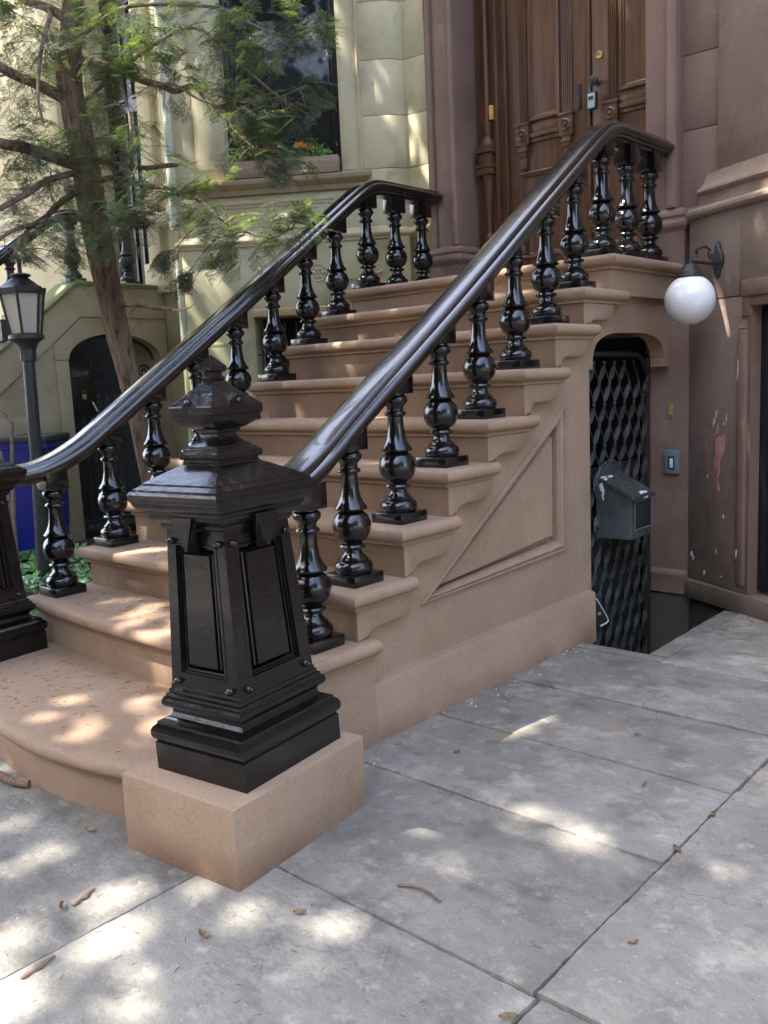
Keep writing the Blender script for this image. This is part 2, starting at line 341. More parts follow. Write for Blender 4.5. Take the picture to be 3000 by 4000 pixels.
# ------------------------------------------------------------------ pavement
def jit(x,y,s=9,a=.004): 
    n=noise.noise_vector(Vector((x*s,y*s,3.3))); return n.x*a,n.y*a
def slab(g,x0,x1,y0,y1,z,hole=None,gap=.0035):
    tilt=(rnd.uniform(-.002,.002),rnd.uniform(-.002,.002)); x0+=gap;x1-=gap;y0+=gap;y1-=gap
    nx=max(2,int((x1-x0)/.015)); ny=max(2,int((y1-y0)/.015))
    base=[(x0+(x1-x0)*i/nx,y0) for i in range(nx)]+[(x1,y0+(y1-y0)*i/ny) for i in range(ny)]+[(x1-(x1-x0)*i/nx,y1) for i in range(nx)]+[(x0,y1-(y1-y0)*i/ny) for i in range(ny)]
    sd=rnd.uniform(0,50); cx,cy=(x0+x1)/2,(y0+y1)/2
    def ring(ins,dz):
        o=[]
        for (x,y) in base:
            n=noise.noise_vector(Vector((x*14+sd,y*14,1.)))*.0035+noise.noise_vector(Vector((x*42+sd,y*42,2.)))*.0035+noise.noise_vector(Vector((x*3.+sd,y*3,7.)))*.004
            dx=(x-cx)/max(.01,(x1-x0)/2); dy=(y-cy)/max(.01,(y1-y0)/2)
            X=x+n.x-ins*max(-1,min(1,dx*abs(dx)**6)); Y=y+n.y-ins*max(-1,min(1,dy*abs(dy)**6))
            o.append((X,Y,z+dz+tilt[0]*dx+tilt[1]*dy))
        return o
    g.loft([ring(0,-.03),ring(0,-.004),ring(.0015,-.001),ring(.004,0)],caps=(False,True))
g=G()
W0=[(-.02,1.085,-.14,.46),(-.02,1.085,.46,.935),(-.02,1.085,.935,1.415),(-.02,1.085,1.415,1.93),
    (1.085,2.6,.955,2.3),(1.085,2.6,-.14,.955),(.17,1.10,-1.5,-.14),(1.10,2.6,-1.5,-.14),(-1.6,.17,-1.7,-.14),(-3.4,-1.6,-1.7,-.2),(-5.6,-3.4,-1.7,.1),(-1.6,-.02,-.14,.9),
    (.41,1.085,1.93,3.1),(1.085,2.6,2.3,3.3),(2.6,4.4,-1.5,.6),(2.6,4.4,.6,2.6),(-9.,-5.6,-1.7,.2),(4.4,7,-1.5,2.6)]
for s in W0: slab(g,*s,rnd.uniform(-.002,.001))
for i in range(14): slab(g,-9+i*1.3,-7.7+i*1.3,-3.2,-1.5 if i>5 else -1.7,rnd.uniform(-.003,.002))
pv=obj('pavement',g,'pave',kind='structure')
# kerb stones round the areaway pit
g=G(); slab(g,-.0,.41,1.93,2.005,.001,gap=.002); slab(g,.325,.41,2.005,2.87,.001,gap=.002)
obj('pit_kerb',g,'pave',kind='structure')
# ground under the joints (with the pit left open), street beyond
g=G(); zg=-.014
for a in ((-200,200,-200,1.99),(-200,-1.66,1.99,200),(.33,200,1.99,200),(-1.66,.33,3.4,200)):
    g.face([(a[0],a[2],zg),(a[1],a[2],zg),(a[1],a[3],zg),(a[0],a[3],zg)])
obj('ground',g,nmat('joint_grit',srgb('#45423c'),srgb('#5a564e'),30,rough=.95,coord='pos'),kind='structure',sm=False)
g=G(); g.box(-60,60,-14,-4.2,-.3,-.013); obj('street',g,nmat('asphalt',lin(.05,.05,.05),lin(.07,.07,.068),20,rough=.85,coord='pos',bumps=((200,.5,.005),)),kind='structure',sm=False)
g=G(); g.box(-60,60,-4.35,-4.19,-.2,.001,bev=.01); obj('street_kerb',g,'pave',kind='structure')
# areaway pit walls and floor
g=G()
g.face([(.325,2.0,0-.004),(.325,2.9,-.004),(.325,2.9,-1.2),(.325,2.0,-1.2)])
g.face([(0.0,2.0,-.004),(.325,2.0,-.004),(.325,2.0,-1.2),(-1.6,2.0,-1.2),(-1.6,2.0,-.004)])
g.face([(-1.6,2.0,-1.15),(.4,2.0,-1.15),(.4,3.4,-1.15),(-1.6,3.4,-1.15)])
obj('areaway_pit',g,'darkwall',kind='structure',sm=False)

# ------------------------------------------------------------------ brownstone stoop
YK={2:.25,3:.518,4:.770,5:1.034,6:1.294,7:1.559,8:1.810,9:2.054,10:2.331}
ZK={1:.18,2:.372,3:.543,4:.721,5:.896,6:1.062,7:1.251,8:1.436,9:1.596,10:1.758}
stoop=thing('brownstone_stoop','flight of tan brownstone steps with a panelled side wall below the oak doors','stoop',(-.8,1.2,0))
LX,RX=-1.676,-.015
def nosing(zb,zt):
    p=[(0,zb),(0,zt-.066),(.012,zt-.064),(.012,zt-.052),(.019,zt-.049)]
    n=8
    for i in range(n+1):
        a=-PI/2+PI*i/n*.98; p.append((.021+.021*math.cos(a),zt-.024+.024*math.sin(a)))
    p.append((.006,zt)); p.append((-.02,zt+.0005)); return p
def subdiv(path,n):
    o=[]
    for a,b in zip(path[:-1],path[1:]):
        for i in range(n): o.append((a[0]+(b[0]-a[0])*i/n,a[1]+(b[1]-a[1])*i/n))
    return o+[path[-1]]
for k in range(1,11):
    g=G(); zt=ZK[k]; zb=(ZK[k-1] if k>1 else 0)-.02
    if k in(1,2,10): pass
    if k==1:
        xs=[-1.86+i*(1.86-.0)/24 for i in range(25)]
        path=[(-1.86,.33)]+[(x,-.288+(.30 if x<-.66 else .34)*(x+.66)**2) for x in xs]+[(.0,.33)]
    elif k==2:
        xs=[LX-.01+i*(RX+.015-LX+.01)/20 for i in range(21)]
        path=[(LX-.01,.60)]+[(x,.222+.07*(x+.84)**2) for x in xs]+[(RX+.015,.60)]
    elif k==10: path=[(LX,3.05),(LX,YK[k]+.015),(RX,YK[k]+.015),(RX,3.05)]
    else:
        ye={3:.82,4:1.08,5:1.35,6:1.64,7:1.89,8:2.165,9:2.45}[k]
        path=[(LX,ye),(LX,YK[k]+.015),(RX,YK[k]+.015),(RX,ye)]
    if k==2: zb=-.02
    if 3<=k<=9:
        g.sweep(path,nosing(zt-.066,zt),cap=True,botcap=False)
        obj('step',g,'tan',stoop,sharp=50); g=G()
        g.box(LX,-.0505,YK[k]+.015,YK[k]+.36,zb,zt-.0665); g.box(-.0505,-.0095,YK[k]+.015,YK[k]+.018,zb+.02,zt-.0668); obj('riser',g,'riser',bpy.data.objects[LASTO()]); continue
    else: g.sweep(path,nosing(zb,zt),cap=True)
    obj('step',g,'tan',stoop,sharp=50)
# core block under the steps and the side walls
def stepline(y0):
    pts=[]
    for k in range(3,11):
        pts+= [(YK[k]+.03,ZK[k-1]-.03),(YK[k]+.03,ZK[k]-.07)]
    return pts
g=G()
prof=[(.56,-.05)]+[(.56,ZK[2]-.03)]+stepline(0)[1:]
# right side wall face with a triangular panel and the arch cut out
tri=[(.905,.415),(1.955,1.095),(1.945,.437)]
core=[(.45,-.05),(.45,ZK[2]-.07),(YK[3]+.03,ZK[2]-.07)]
for k in range(3,11): core+=[(YK[k]+.03,ZK[k]-.07)]+([(YK[k+1]+.03,ZK[k]-.07)] if k<10 else [])
core=[p for i,p in enumerate(core)]
core+=[(3.045,ZK[10]-.07),(3.045,1.237)]
arch=[]
core[-1]=(3.045,1.2365); cy=(2.215+2.985)/2; hw=(2.985-2.215)/2
for i in range(25):
    t=PI*i/24; n_=3.2
    cxx=math.copysign(abs(math.cos(t))**(2/n_),math.cos(t)); szz=abs(math.sin(t))**(2/n_)
    arch.append((cy+hw*cxx,1.237+.170*szz))
core=core+arch+[(2.180,1.236),(2.180,-.05)]
g.poly(core,[tri[::-1]],lambda u,v:(-.046,u,v),None)
# return of that plate: jamb end, arch soffit, bottom
def strip(g,pts,x0,x1):
    for a,b in zip(pts[:-1],pts[1:]): g.face([(x0,*a),(x0,*b),(x1,*b),(x1,*a)])
strip(g,[(3.045,1.2365)]+arch+[(2.180,1.236),(2.180,-1.2)],-.046,-.125)
g.face([(-.046,2.180,-.05),(-.046,2.180,-1.2),(-.046,2.0,-1.2),(-.046,2.0,-.05)])
g.face([(-.125,2.18,-1.2),(-1.6,2.18,-1.2),(-1.6,2.18,1.3),(-.125,2.18,1.3)])
g.face([(-.125,2.2,1.40),(-1.6,2.2,1.40),(-1.6,3.05,1.40),(-.125,3.05,1.40)])
obj('side_wall',g,'tan',stoop,sharp=45)
# far (left) side wall
g=G(); left=[p for p in core if p[1]>=-.05 and p not in arch]
left=[(.45,-.05)]+core[1:core.index((3.045,ZK[10]-.07))+1]+[(3.045,-.05)]
g.poly(left,[],lambda u,v:(LX+.02,u,v),lambda u,v:(LX+.12,u,v)); obj('side_wall',g,'tan',stoop,sharp=45)
# moulded triangular panel
g=G()
cen=(sum(p[0] for p in tri)/3,sum(p[1] for p in tri)/3)
path=tri[::-1]  # travel so that 'outward' points into the triangle
def area(P): return sum(P[i][0]*P[(i+1)%3][1]-P[(i+1)%3][0]*P[i][1] for i in range(3))/2
if area(path)>0: path=path[::-1]
pp=[(-.005,-.036),(-.004,-.042),(.0,-.042),(.002,-.024),(.009,-.022),(.013,-.036),(.018,-.030),(.028,-.027),(.037,-.031),(.042,-.044),(.049,-.044),(.050,-.082),(.060,-.086),(.064,-.086),(.080,-.052),(.083,-.050)]
g.sweep(path,pp,closed=True,f=lambda a,b,c:(c-.011,a,b))
# inner raised field
from mathutils import Vector as V2
def inset(P,o):
    P=[Vector(p) for p in P]; out=[]
    for i in range(3):
        d1=P[i]-P[i-1]; d2=P[(i+1)%3]-P[i]; n1=Vector((d1.y,-d1.x)).normalized(); n2=Vector((d2.y,-d2.x)).normalized(); m=(n1+n2)/max(.3,(1+n1.dot(n2))); out.append(tuple(P[i]+m*o))
    return out
ins=inset(path,.0829); g.face([(-.0609,*p) for p in ins])
obj('triangular_panel',g,'tan',stoop,sharp=30)
# scrolled bracket under every return
BR=[(.0,-.175),(.048,-.188),(.053,-.170),(.070,-.152),(.100,-.144),(.150,-.142),(.195,-.142),(.240,-.135),(.270,-.120),(.284,-.095),(.286,-.064),(.0,-.064)]
for k in range(3,10):
    g=G(); y0=YK[k]+.0185; rise=ZK[k]-ZK[k-1]
    pts=[(y0+a,ZK[k]+(b if i>1 else -rise+.002)-(.0025 if i in(10,11) else 0)) for i,(a,b) in enumerate(BR)]
    # smooth the lower S-curve
    core_=[Vector(p) for p in pts[1:11]]; sp,_=smooth(core_,[0]*10,4); pts=[pts[0]]+[tuple(p) for p in sp]+[pts[11]]
    cr=[Vector(p) for p in pts]; N_=len(cr); ar=sum(cr[i].x*cr[(i+1)%N_].y-cr[(i+1)%N_].x*cr[i].y for i in range(N_)); sg_=1 if ar>0 else -1
    ins_=[]
    for i in range(N_):
        d1=(cr[i]-cr[i-1]).normalized(); d2=(cr[(i+1)%N_]-cr[i]).normalized(); n1=Vector((-d1.y,d1.x))*sg_; n2=Vector((-d2.y,d2.x))*sg_; m_=(n1+n2)/max(.5,1+n1.dot(n2))
        ins_.append(cr[i]+m_*(.009 if 0<i<N_-2 else 0))
    A_=[g.bm.verts.new((-.0085,p.x,p.y)) for p in ins_]
    for t_ in tessellate_polygon([[Vector((p.x,p.y,0)) for p in ins_]]): g.bm.faces.new([A_[i] for i in t_])
    M_=[g.bm.verts.new((-.0125,*(ins_[i]*.35+cr[i]*.65))) for i in range(N_)]; B_=[g.bm.verts.new((-.0190,p.x,p.y)) for p in cr]; C_=[g.bm.verts.new((-.0500,p.x,p.y)) for p in cr]
    for X_,Y_ in ((A_,M_),(M_,B_),(B_,C_)):
        for i in range(N_): g.bm.faces.new((X_[i],X_[(i+1)%N_],Y_[(i+1)%N_],Y_[i]))
    obj('scroll_bracket',g,'tan',stoop,sharp=40)
# landing fascia band and base plinth
g=G(); g.box(-.10,-.018,YK[10]+.02,3.044,1.592,ZK[10]-.066,bev=.003); obj('landing_fascia',g,'tan',stoop)
g=G(); g.sweep([(.59,0),(2.135,0)],[(0,0)],endcaps=False) if False else None
g.loft([[(x,y,z) for (x,z) in ((-.06,-.03),(0.,-.03),(-.003,.198),(-.008,.207),(-.030,.212),(-.06,.213))] for y in (.592,2.14)])
obj('base_plinth',g,'tan',stoop)
# pedestal block under the newel
def rotf(cx,cy,a):
    c,s=math.cos(R(a)),math.sin(R(a)); return lambda x,y,z:(cx+x*c-y*s,cy+x*s+y*c,z)
PC=((.332-.16)/2+.0,( -.282+.21)/2); fp=rotf(.086,-.0365,6.3)
g=G(); g.box(-.212,.212,-.265,.265,-.03,.2125,fp,bev=.004); obj('newel_pedestal',g,'tan',stoop)
fp2=rotf(-1.655,-.003,6.3); g=G(); g.box(-.19,.17,-.23,.25,-.03,.1795,fp2,bev=.004); obj('newel_pedestal',g,'tan',stoop)

# ------------------------------------------------------------------ cast iron railings
BP=[(.001,.036),(.058,.038),(.0655,.046),(.068,.058),(.0655,.070),(.057,.078),(.051,.081),(.053,.086),(.045,.092),(.034,.104),(.030,.116),(.031,.121),(.044,.125),(.0475,.131),(.044,.137),(.031,.141),(.034,.146),(.050,.156),(.061,.172),(.0665,.190),(.0675,.202),(.065,.218),(.057,.236),(.045,.248),(.040,.252),(.055,.257),(.058,.263),(.054,.268),(.044,.282),(.035,.305),(.030,.335),(.028,.372),(.029,.380),(.038,.385),(.040,.391),(.037,.397),(.030,.401),(.030,.413),(.036,.421),(.045,.430),(.047,.441),(.044,.449),(.036,.455),(.036,.462)]
def baluster_mesh(top):
    g=G(); g.box(-.0725,.0725,-.0725,.0725,0,.0385,bev=.003); g.lathe(BP,seg=32)
    g.box(-.049,.049,-.049,.049,.460,top,bev=.003); return meshfrom('baluster',g,40)
BM_S=baluster_mesh(.545); BM_L=baluster_mesh(.575)
for m_ in (BM_S,BM_L): m_.materials.append(M['iron'])
HS=[(.040,-.046),(.042,-.036),(.056,-.032),(.062,-.024),(.074,-.020),(.081,-.010),(.082,.002),(.078,.012),(.070,.018),(.062,.020),(.0605,.014),(.0575,.014),(.055,.024),(.052,.033),(.045,.039),(.025,.043)]
HS=[(-x,z) for x,z in HS[::-1]]+HS
HS=HS[len(HS)//2:]+HS[:len(HS)//2]
def handrail(path,ns=6):
    P=[Vector(p) for p in path]; P,_=smooth(P,[0]*len(P),ns); g=G(); rings=[]
    for i,p in enumerate(P):
        t=(P[min(i+1,len(P)-1)]-P[max(i-1,0)]).normalized(); side=Vector((t.y,-t.x,0)).normalized(); upv=side.cross(t).normalized()
        if upv.z<0: upv=-upv
        rings.append([p+side*a+upv*b for a,b in HS])
    g.loft(rings); return g
def railpath(x,bend):
    YZ=[(.02,.905),(.14,.905),(.27,.912),(.38,.942),(.50,1.0),(.64,1.092),(.9,1.268),(1.2,1.470),(1.5,1.678),(1.8,1.890),(2.1,2.100),(2.28,2.226),(2.39,2.297),(2.47,2.333),(2.56,2.346),(2.8,2.347),(3.075,2.347)]
    o=[]
    for y,z in YZ:
        b=0
        if bend and y<.6: b=bend*((.6-y)/.6)**1.8
        o.append((x+b,y,z))
    return o
def railing(name,label,x,bend,first,loc):
    t=thing(name,label,'railing',loc)
    o=obj('handrail',handrail(railpath(x,bend)),'rail',t,sharp=32)
    # end moulding of the rail
    for k in range(first,10):
        yy=YK[k]+.124 if k>2 else (.425 if bend>0 else .36)
        obj('baluster',BM_S,None,t,local=True,loc=Vector((x+(.01 if k==2 and bend>0 else 0),yy,ZK[k]))-Vector(loc))
    for yy in (2.443,2.700,2.952):
        obj('baluster',BM_L,None,t,local=True,loc=Vector((x,yy,ZK[10]))-Vector(loc))
    return t
railing('stoop_railing','glossy black cast iron railing on the open right side of the steps',-.115,.19,2,(-.115,1.5,.5))
railing('stoop_railing','glossy black cast iron railing on the left side of the steps, before the trunk',-1.62,-.05,2,(-1.62,1.5,.5))
# newel posts
def newel(name,label,cx,cy,zb,ang,lean):
    t=thing(name,label,'newel post',(cx,cy,zb))
    a,b=.162,.200; H0=.2125
    def F(x,y,z):
        k=(z-H0); xx,yy=rotf(cx,cy,ang)(x,y,0)[:2]; return (xx+lean[0]*k,yy+lean[1]*k,z-H0+zb)
    def ring(s,z,off=0): return [F(sx*(a*s+off),sy*(b*s+off),z) for sx,sy in ((-1,-1),(1,-1),(1,1),(-1,1))]
    def part(nm,prof,mat='ironbody',caps=True):
        g=G(); g.loft([ring(s,z) for s,z in prof],caps=(caps,caps)); return obj(nm,g,mat,t,sharp=25)
    base=[(1.0,.2125),(.998,.288),(.975,.291),(.985,.296),(1.015,.300),(1.035,.310),(1.035,.322),(1.01,.332),(.975,.337),(.96,.340),(.955,.346),(.89,.349),(.82,.356),(.785,.366),(.785,.374),(.815,.379),(.86,.384),(.888,.392),(.888,.402),(.865,.410),(.84,.413),(.835,.420),(.80,.423),(.795,.431),(.77,.436),(.765,.444)]
    part('base',base)
    cap=[(.655,.868),(.665,.872),(.685,.876),(.69,.884),(.74,.890),(.79,.900),(.80,.908),(.83,.911),(.835,.920),(.90,.926),(.945,.936),(.955,.941),(.96,.945),(.975,.948),(.985,.956),(.985,.966),(.965,.973),(.93,.975),(.925,.979),(.86,.986),(.83,.989),(.825,.993),(.66,1.010),(.52,1.024),(.41,1.034),(.385,1.040),(.385,1.046),(.42,1.048),(.435,1.054),(.435,1.062),(.415,1.068),(.385,1.070),(.38,1.074),(.335,1.077),(.33,1.081),(.27,1.088),(.22,1.096),(.19,1.104),(.18,1.110),(.185,1.114),(.22,1.117),(.225,1.124)]
    o=part('cap',cap,'iron_rough')
    fin=[(.225,1.1235),(.30,1.130),(.38,1.140),(.43,1.151),(.455,1.160),(.455,1.163),(.48,1.165),(.482,1.184),(.475,1.187),(.38,1.203),(.26,1.223),(.155,1.243),(.125,1.249),(.105,1.251),(.12,1.255),(.12,1.260),(.095,1.262),(.09,1.272),(.12,1.274),(.145,1.277),(.148,1.288),(.14,1.290),(.005,1.318)]
    fo=part('finial',fin,'iron_rough')
    # pointed gablets with a boss on the finial roof
    for k in range(4):
        c_,s_=[(0,-1),(1,0),(0,1),(-1,0)][k]
        hw_,hd=(a,b) if k%2==0 else (b,a)
        def q(u,d,z): return F(*( (u*hw_,-d*hd) if k==0 else (d*hd,u*hw_) if k==1 else (-u*hw_,d*hd) if k==2 else (-d*hd,-u*hw_)),z)
        for uu in (0.,):
            g=G(); g.loft([[q(uu-.16,.50,1.183),q(uu+.16,.50,1.183),q(uu,.50,1.216)],[q(uu-.16,.36,1.183),q(uu+.16,.36,1.183),q(uu,.20,1.228)]]); obj('gablet',g,'iron_rough',fo,sharp=20)
            g=G(); p=Vector(q(uu,.505,1.197)); bmesh.ops.create_icosphere(g.bm,subdivisions=2,radius=.0085,matrix=Matrix.Translation(p)); obj('boss',g,'iron',fo)
    # shaft: tapered, each side with a sunk frame and a raised inner panel
    z0,z1=.442,.870; s0,s1=.757,.632
    g=G(); g.loft([ring(s0,z0),ring(s1,z1)],caps=(True,True)); sh=None
    g.bm.free(); g=G()
    def side(k,u,v,d):   # u in -1..1 across, v 0..1 up, d outward
        s=s0+(s1-s0)*v; z=z0+(z1-z0)*v
        if k==0: return F(u*a*s,-(b*s+d),z)
        if k==1: return F(a*s+d,u*b*s,z)
        if k==2: return F(-u*a*s,b*s+d,z)
        return F(-(a*s+d),-u*b*s,z)
    for k in range(4):
        fr=[(1.,0,1.),( .70,.085,.905)]
        def loop(u,va,vb,d): return [side(k,-u,va,d),side(k,u,va,d),side(k,u,vb,d),side(k,-u,vb,d)]
        L=[loop(1,0,1,0),loop(.70,.085,.915,0),loop(.685,.089,.911,.0045),loop(.655,.097,.903,.0045),loop(.64,.101,.899,-.004),loop(.615,.107,.893,-.004),loop(.605,.110,.890,-.010),loop(.565,.120,.880,-.011),loop(.555,.123,.877,-.024),loop(.485,.140,.860,-.028),loop(.47,.144,.856,-.012),loop(.445,.150,.850,-.009),loop(.43,.154,.846,-.001),loop(.41,.158,.842,-.001)]
        g.loft(L,caps=(False,True))
    sh=obj('shaft',g,'ironbody',t,sharp=22)
    for k in range(4):
        for u in (-.84,.84):
            for v in (.035,.925):
                g=G(); p=Vector(side(k,u*(.93 if v<.5 else .96),v,.003))
                bmesh.ops.create_icosphere(g.bm,subdivisions=2,radius=.0105,matrix=Matrix.Translation(p)); c_=(Vector(side(k,u*.9,v,.012))-Vector(side(k,u*.9,v,0))).normalized()
                bmesh.ops.create_icosphere(g.bm,subdivisions=2,radius=.006,matrix=Matrix.Translation(p+c_*.0115)); obj('rosette',g,'iron',sh)
        g=G()  # inverted triangular bracket under the cap
        A=[side(k,-.36,1.09,.044),side(k,.36,1.09,.044),side(k,.03,.88,.034),side(k,-.03,.88,.034)]
        B_=[side(k,-.36,1.09,.030),side(k,.36,1.09,.030),side(k,.10,.86,-.002),side(k,-.10,.86,-.002)]
        g.loft([B_,A]); obj('cap_bracket',g,'iron_rough',t,sharp=20)
    return t
newel('newel_post','black cast iron newel post with pyramid finial standing on the brownstone block',.092,-.0205,.2125,8,(-.021,-.024))
newel('newel_post','black cast iron newel post cut off by the left edge, on the lowest step',-1.655,-.003,.18,6,(-.021,-.0))

# ------------------------------------------------------------------ brown house
brown=thing('brown_house','brown painted brownstone house with oak double doors at the head of the steps','house',(-.6,3.3,0))
fb=frame(0,3.1,0); fy=frame(.054,3.06,-28.5)
H=5.2
def wall(name,boxes,mat,parent,bev=.004,sharp=38,label=None):
    g=G()
    for (f,s0,s1,o0,o1,z0,z1) in boxes: fbox(g,f,s0,s1,o0,o1,z0,z1,bev)
    return obj(name,g,mat,parent,sharp=sharp,label=label)
wall('basement_wall',[(fb,-1.64,.054,-.25,.04,.002,1.745)],'brown',brown)
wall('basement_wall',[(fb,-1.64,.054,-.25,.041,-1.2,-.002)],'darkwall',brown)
# small base moulding of the basement wall
g=G(); g.sweep([(-.15,3.06),(.05,3.06)],[(0,.005),(.016,.007),(.014,.095),(.018,.105),(.016,.122),(.004,.135),(0,.137)]); obj('base_moulding',g,'brown',brown)
# wall above landing: left strip, pilasters, jointed flank
def blocks(f,s0,s1,o0,o1,zs,mat,parent,name,bev=.004):
    g=G()
    for a,b in zip(zs[:-1],zs[1:]): fbox(g,f,s0,s1,o0,o1,a+.0015,b-.0015,bev)
    return obj(name,g,mat,parent)
JZ=[1.75,2.27,2.66,3.05,3.44,3.83,4.22,4.61,5.0,5.6]
blocks(fb,-1.70,-1.600,-.3,-.045,JZ,'brown',brown,'wall')
blocks(fb,-.10,.34,-.3,-.052,[1.75,2.43,2.795,3.16,3.52,3.9,4.3,4.7,5.6],'brown',brown,'wall')
wall('pilaster',[(fb,-1.622,-1.448,-.35,0,1.745,5.6)],'brown',brown)
wall('pilaster',[(fb,-.205,-.022,-.35,0,1.745,5.6)],'brown',brown)
for x0,x1 in ((-1.640,-1.612),(-1.478,-1.440),(-.085,-.03)):
    g=G(); n=8; c=(x0+x1)/2; r=(x1-x0)/2
    g.loft([[(c+r*math.cos(PI*i/n),3.1-.012-(r*.5)*math.sin(PI*i/n),z) for i in range(n+1)][::1]+[(c-r,3.14,z),(c+r,3.14,z)] for z in (2.05,5.6)]); obj('corner_moulding',g,'brown',brown)
g=G(); g.sweep([(-1.72,3.155),(-1.63,3.155),(-1.63,3.092),(-1.443,3.092),(-1.443,3.30)],[(0,1.742),(.022,1.744),(.022,1.925),(.030,1.935),(.042,1.950),(.044,1.965),(.036,1.982),(.022,1.990),(.022,1.998),(.030,2.006),(.026,2.022),(.008,2.036),(0,2.046)]); obj('pilaster_base',g,'brown',brown,sharp=30)
g=G(); g.sweep([(-.212,3.30),(-.212,3.092),(.0,3.092),(.0,3.15),(.20,3.15)],[(0,1.742),(.022,1.744),(.022,1.925),(.030,1.935),(.042,1.950),(.044,1.965),(.036,1.982),(.022,1.990),(.022,1.998),(.030,2.006),(.026,2.022),(.008,2.036),(0,2.046)]); obj('pilaster_base',g,'brown',brown,sharp=30)
wall('door_lintel',[(fb,-1.46,-.2,-.35,-.01,4.3,5.6)],'brown',brown)
wall('threshold',[(fb,-1.45,-.2,-.30,-.03,1.70,1.86)],'tan',brown)
# bay, canted towards the street
g=G()
bz=[(0,-1.2),(0,-.006)]
fbox(g,fy,0,.42,-.5,0,.10,1.552,.004); fbox(g,fy,0,.36,-.5,.0005,1.556,1.965,.004)
fbox(g,fy,.36,1.5,-.5,0,1.606,1.965,.004); fbox(g,fy,.985,1.5,-.5,0,.10,1.60,.004)
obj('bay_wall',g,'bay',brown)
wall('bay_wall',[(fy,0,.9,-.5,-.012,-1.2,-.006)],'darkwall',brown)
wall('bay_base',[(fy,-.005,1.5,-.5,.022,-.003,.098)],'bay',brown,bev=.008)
def swf(f): return lambda a,b,c: f(a,b,c)
def lineprof(g,f,s0,s1,prof,n=1):
    g.loft([[f(s0+(s1-s0)*i/n,o,z) for o,z in prof] for i in range(n+1)])
g=G(); lineprof(g,fy,0.0,1.5,[(-.3,1.963),(.003,1.965),(.022,1.972),(.030,1.985),(.028,2.0),(.012,2.012),(-.004,2.018),(-.012,2.022),(-.05,2.026),(-.055,2.060),(-.055,2.085),(-.045,2.09),(-.038,2.102),(-.044,2.116),(-.060,2.124),(-.068,2.130),(-.085,2.150),(-.100,2.185),(-.105,2.2),(-.3,2.2)]); obj('bay_water_table',g,'bay',brown,sharp=30)
g=G(); g.sweep([(.006,3.06+.0),(.02,3.05)],[(0,0)],endcaps=False) if False else None
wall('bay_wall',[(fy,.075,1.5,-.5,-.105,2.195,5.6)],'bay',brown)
# bay window with moulded surround and pilaster strip
bw=wall('window',[(fy,.44,.985,-.09,-.06,.115,1.60)],'doorblack',brown)
obj('pane',fbox(G(),fy,.475,.96,-.062,-.055,.16,1.56),'pane',bw)
g=G(); lineprof(g,fy,.42,.445,[(-.09,.10),(-.02,.10),(-.005,.1),(.0,.115),(.0,1.60),(-.09,1.60)]); 
fbox(g,fy,.392,.446,-.02,.012,1.455,1.606,.003); fbox(g,fy,.392,.99,-.02,.022,1.545,1.622,.008); fbox(g,fy,.42,.99,-.05,.010,1.50,1.548,.006)
obj('window_surround',g,'brown',bw)
g=G(); fbox(g,fy,.372,.425,-.02,.018,.14,1.40,.010); g.loft([[fy(.372,-.01,1.40),fy(.425,-.01,1.40),fy(.425,.018,1.40),fy(.372,.018,1.40)],[fy(.397,-.01,1.445),fy(.400,-.01,1.445),fy(.400,0,1.445),fy(.397,0,1.445)]]); obj('corner_strip',g,'brown',bw)
# flaked paint
def blob(g,f,s,z,w_,h_,off,seed,thick=.002,n=18,lean=0):
    rr=random.Random(seed); ph=[rr.uniform(0,7) for _ in range(4)]
    pts=[]
    for i in range(n):
        t=2*PI*i/n; k=1+.28*math.sin(2*t+ph[0])+.22*math.sin(3*t+ph[1])+.15*math.sin(5*t+ph[2])
        pts.append((s+w_*k*math.cos(t)+lean*h_*math.sin(t),z+h_*k*math.sin(t)))
    g.loft([[f(a,off-.002,b) for a,b in pts],[f(a,off+thick*.6,b) for a,b in pts],[f(s+(a-s)*.9,off+thick,z+(b-z)*.94) for a,b in pts]])
g=G()
for s,z,w_,h_,l in ((.235,.79,.038,.085,.25),(.225,.70,.012,.03,.1),(.215,.90,.010,.035,.3),(.228,.62,.008,.03,-.2)): blob(g,fy,s,z,w_,h_,.0005,int(z*1000),lean=l)
obj('exposed_render_patch',g,'pink',brown,label='pink patch where the paint has peeled off')
g=G()
for s,z,w_,h_ in ((.196,.95,.007,.02),(.19,.935,.004,.012),(.150,.665,.005,.014),(.03,.235,.012,.02),(.045,.215,.008,.014),(.13,.15,.008,.015),(.22,.28,.006,.012),(.27,.47,.010,.009),(.26,.155,.006,.006),(.21,.985,.007,.02),(.27,.94,.008,.012),(.285,.97,.005,.02),(.38,1.2,.004,.06),(.385,.30,.006,.03),(.05,1.25,.0,.0)):
    if w_: g=G(); blob(g,fy,s,z,w_*.8,h_*.8,.0008 if s<.37 else .019,int(s*977+z*331)); obj('paint_flake',g,'chip',brown)
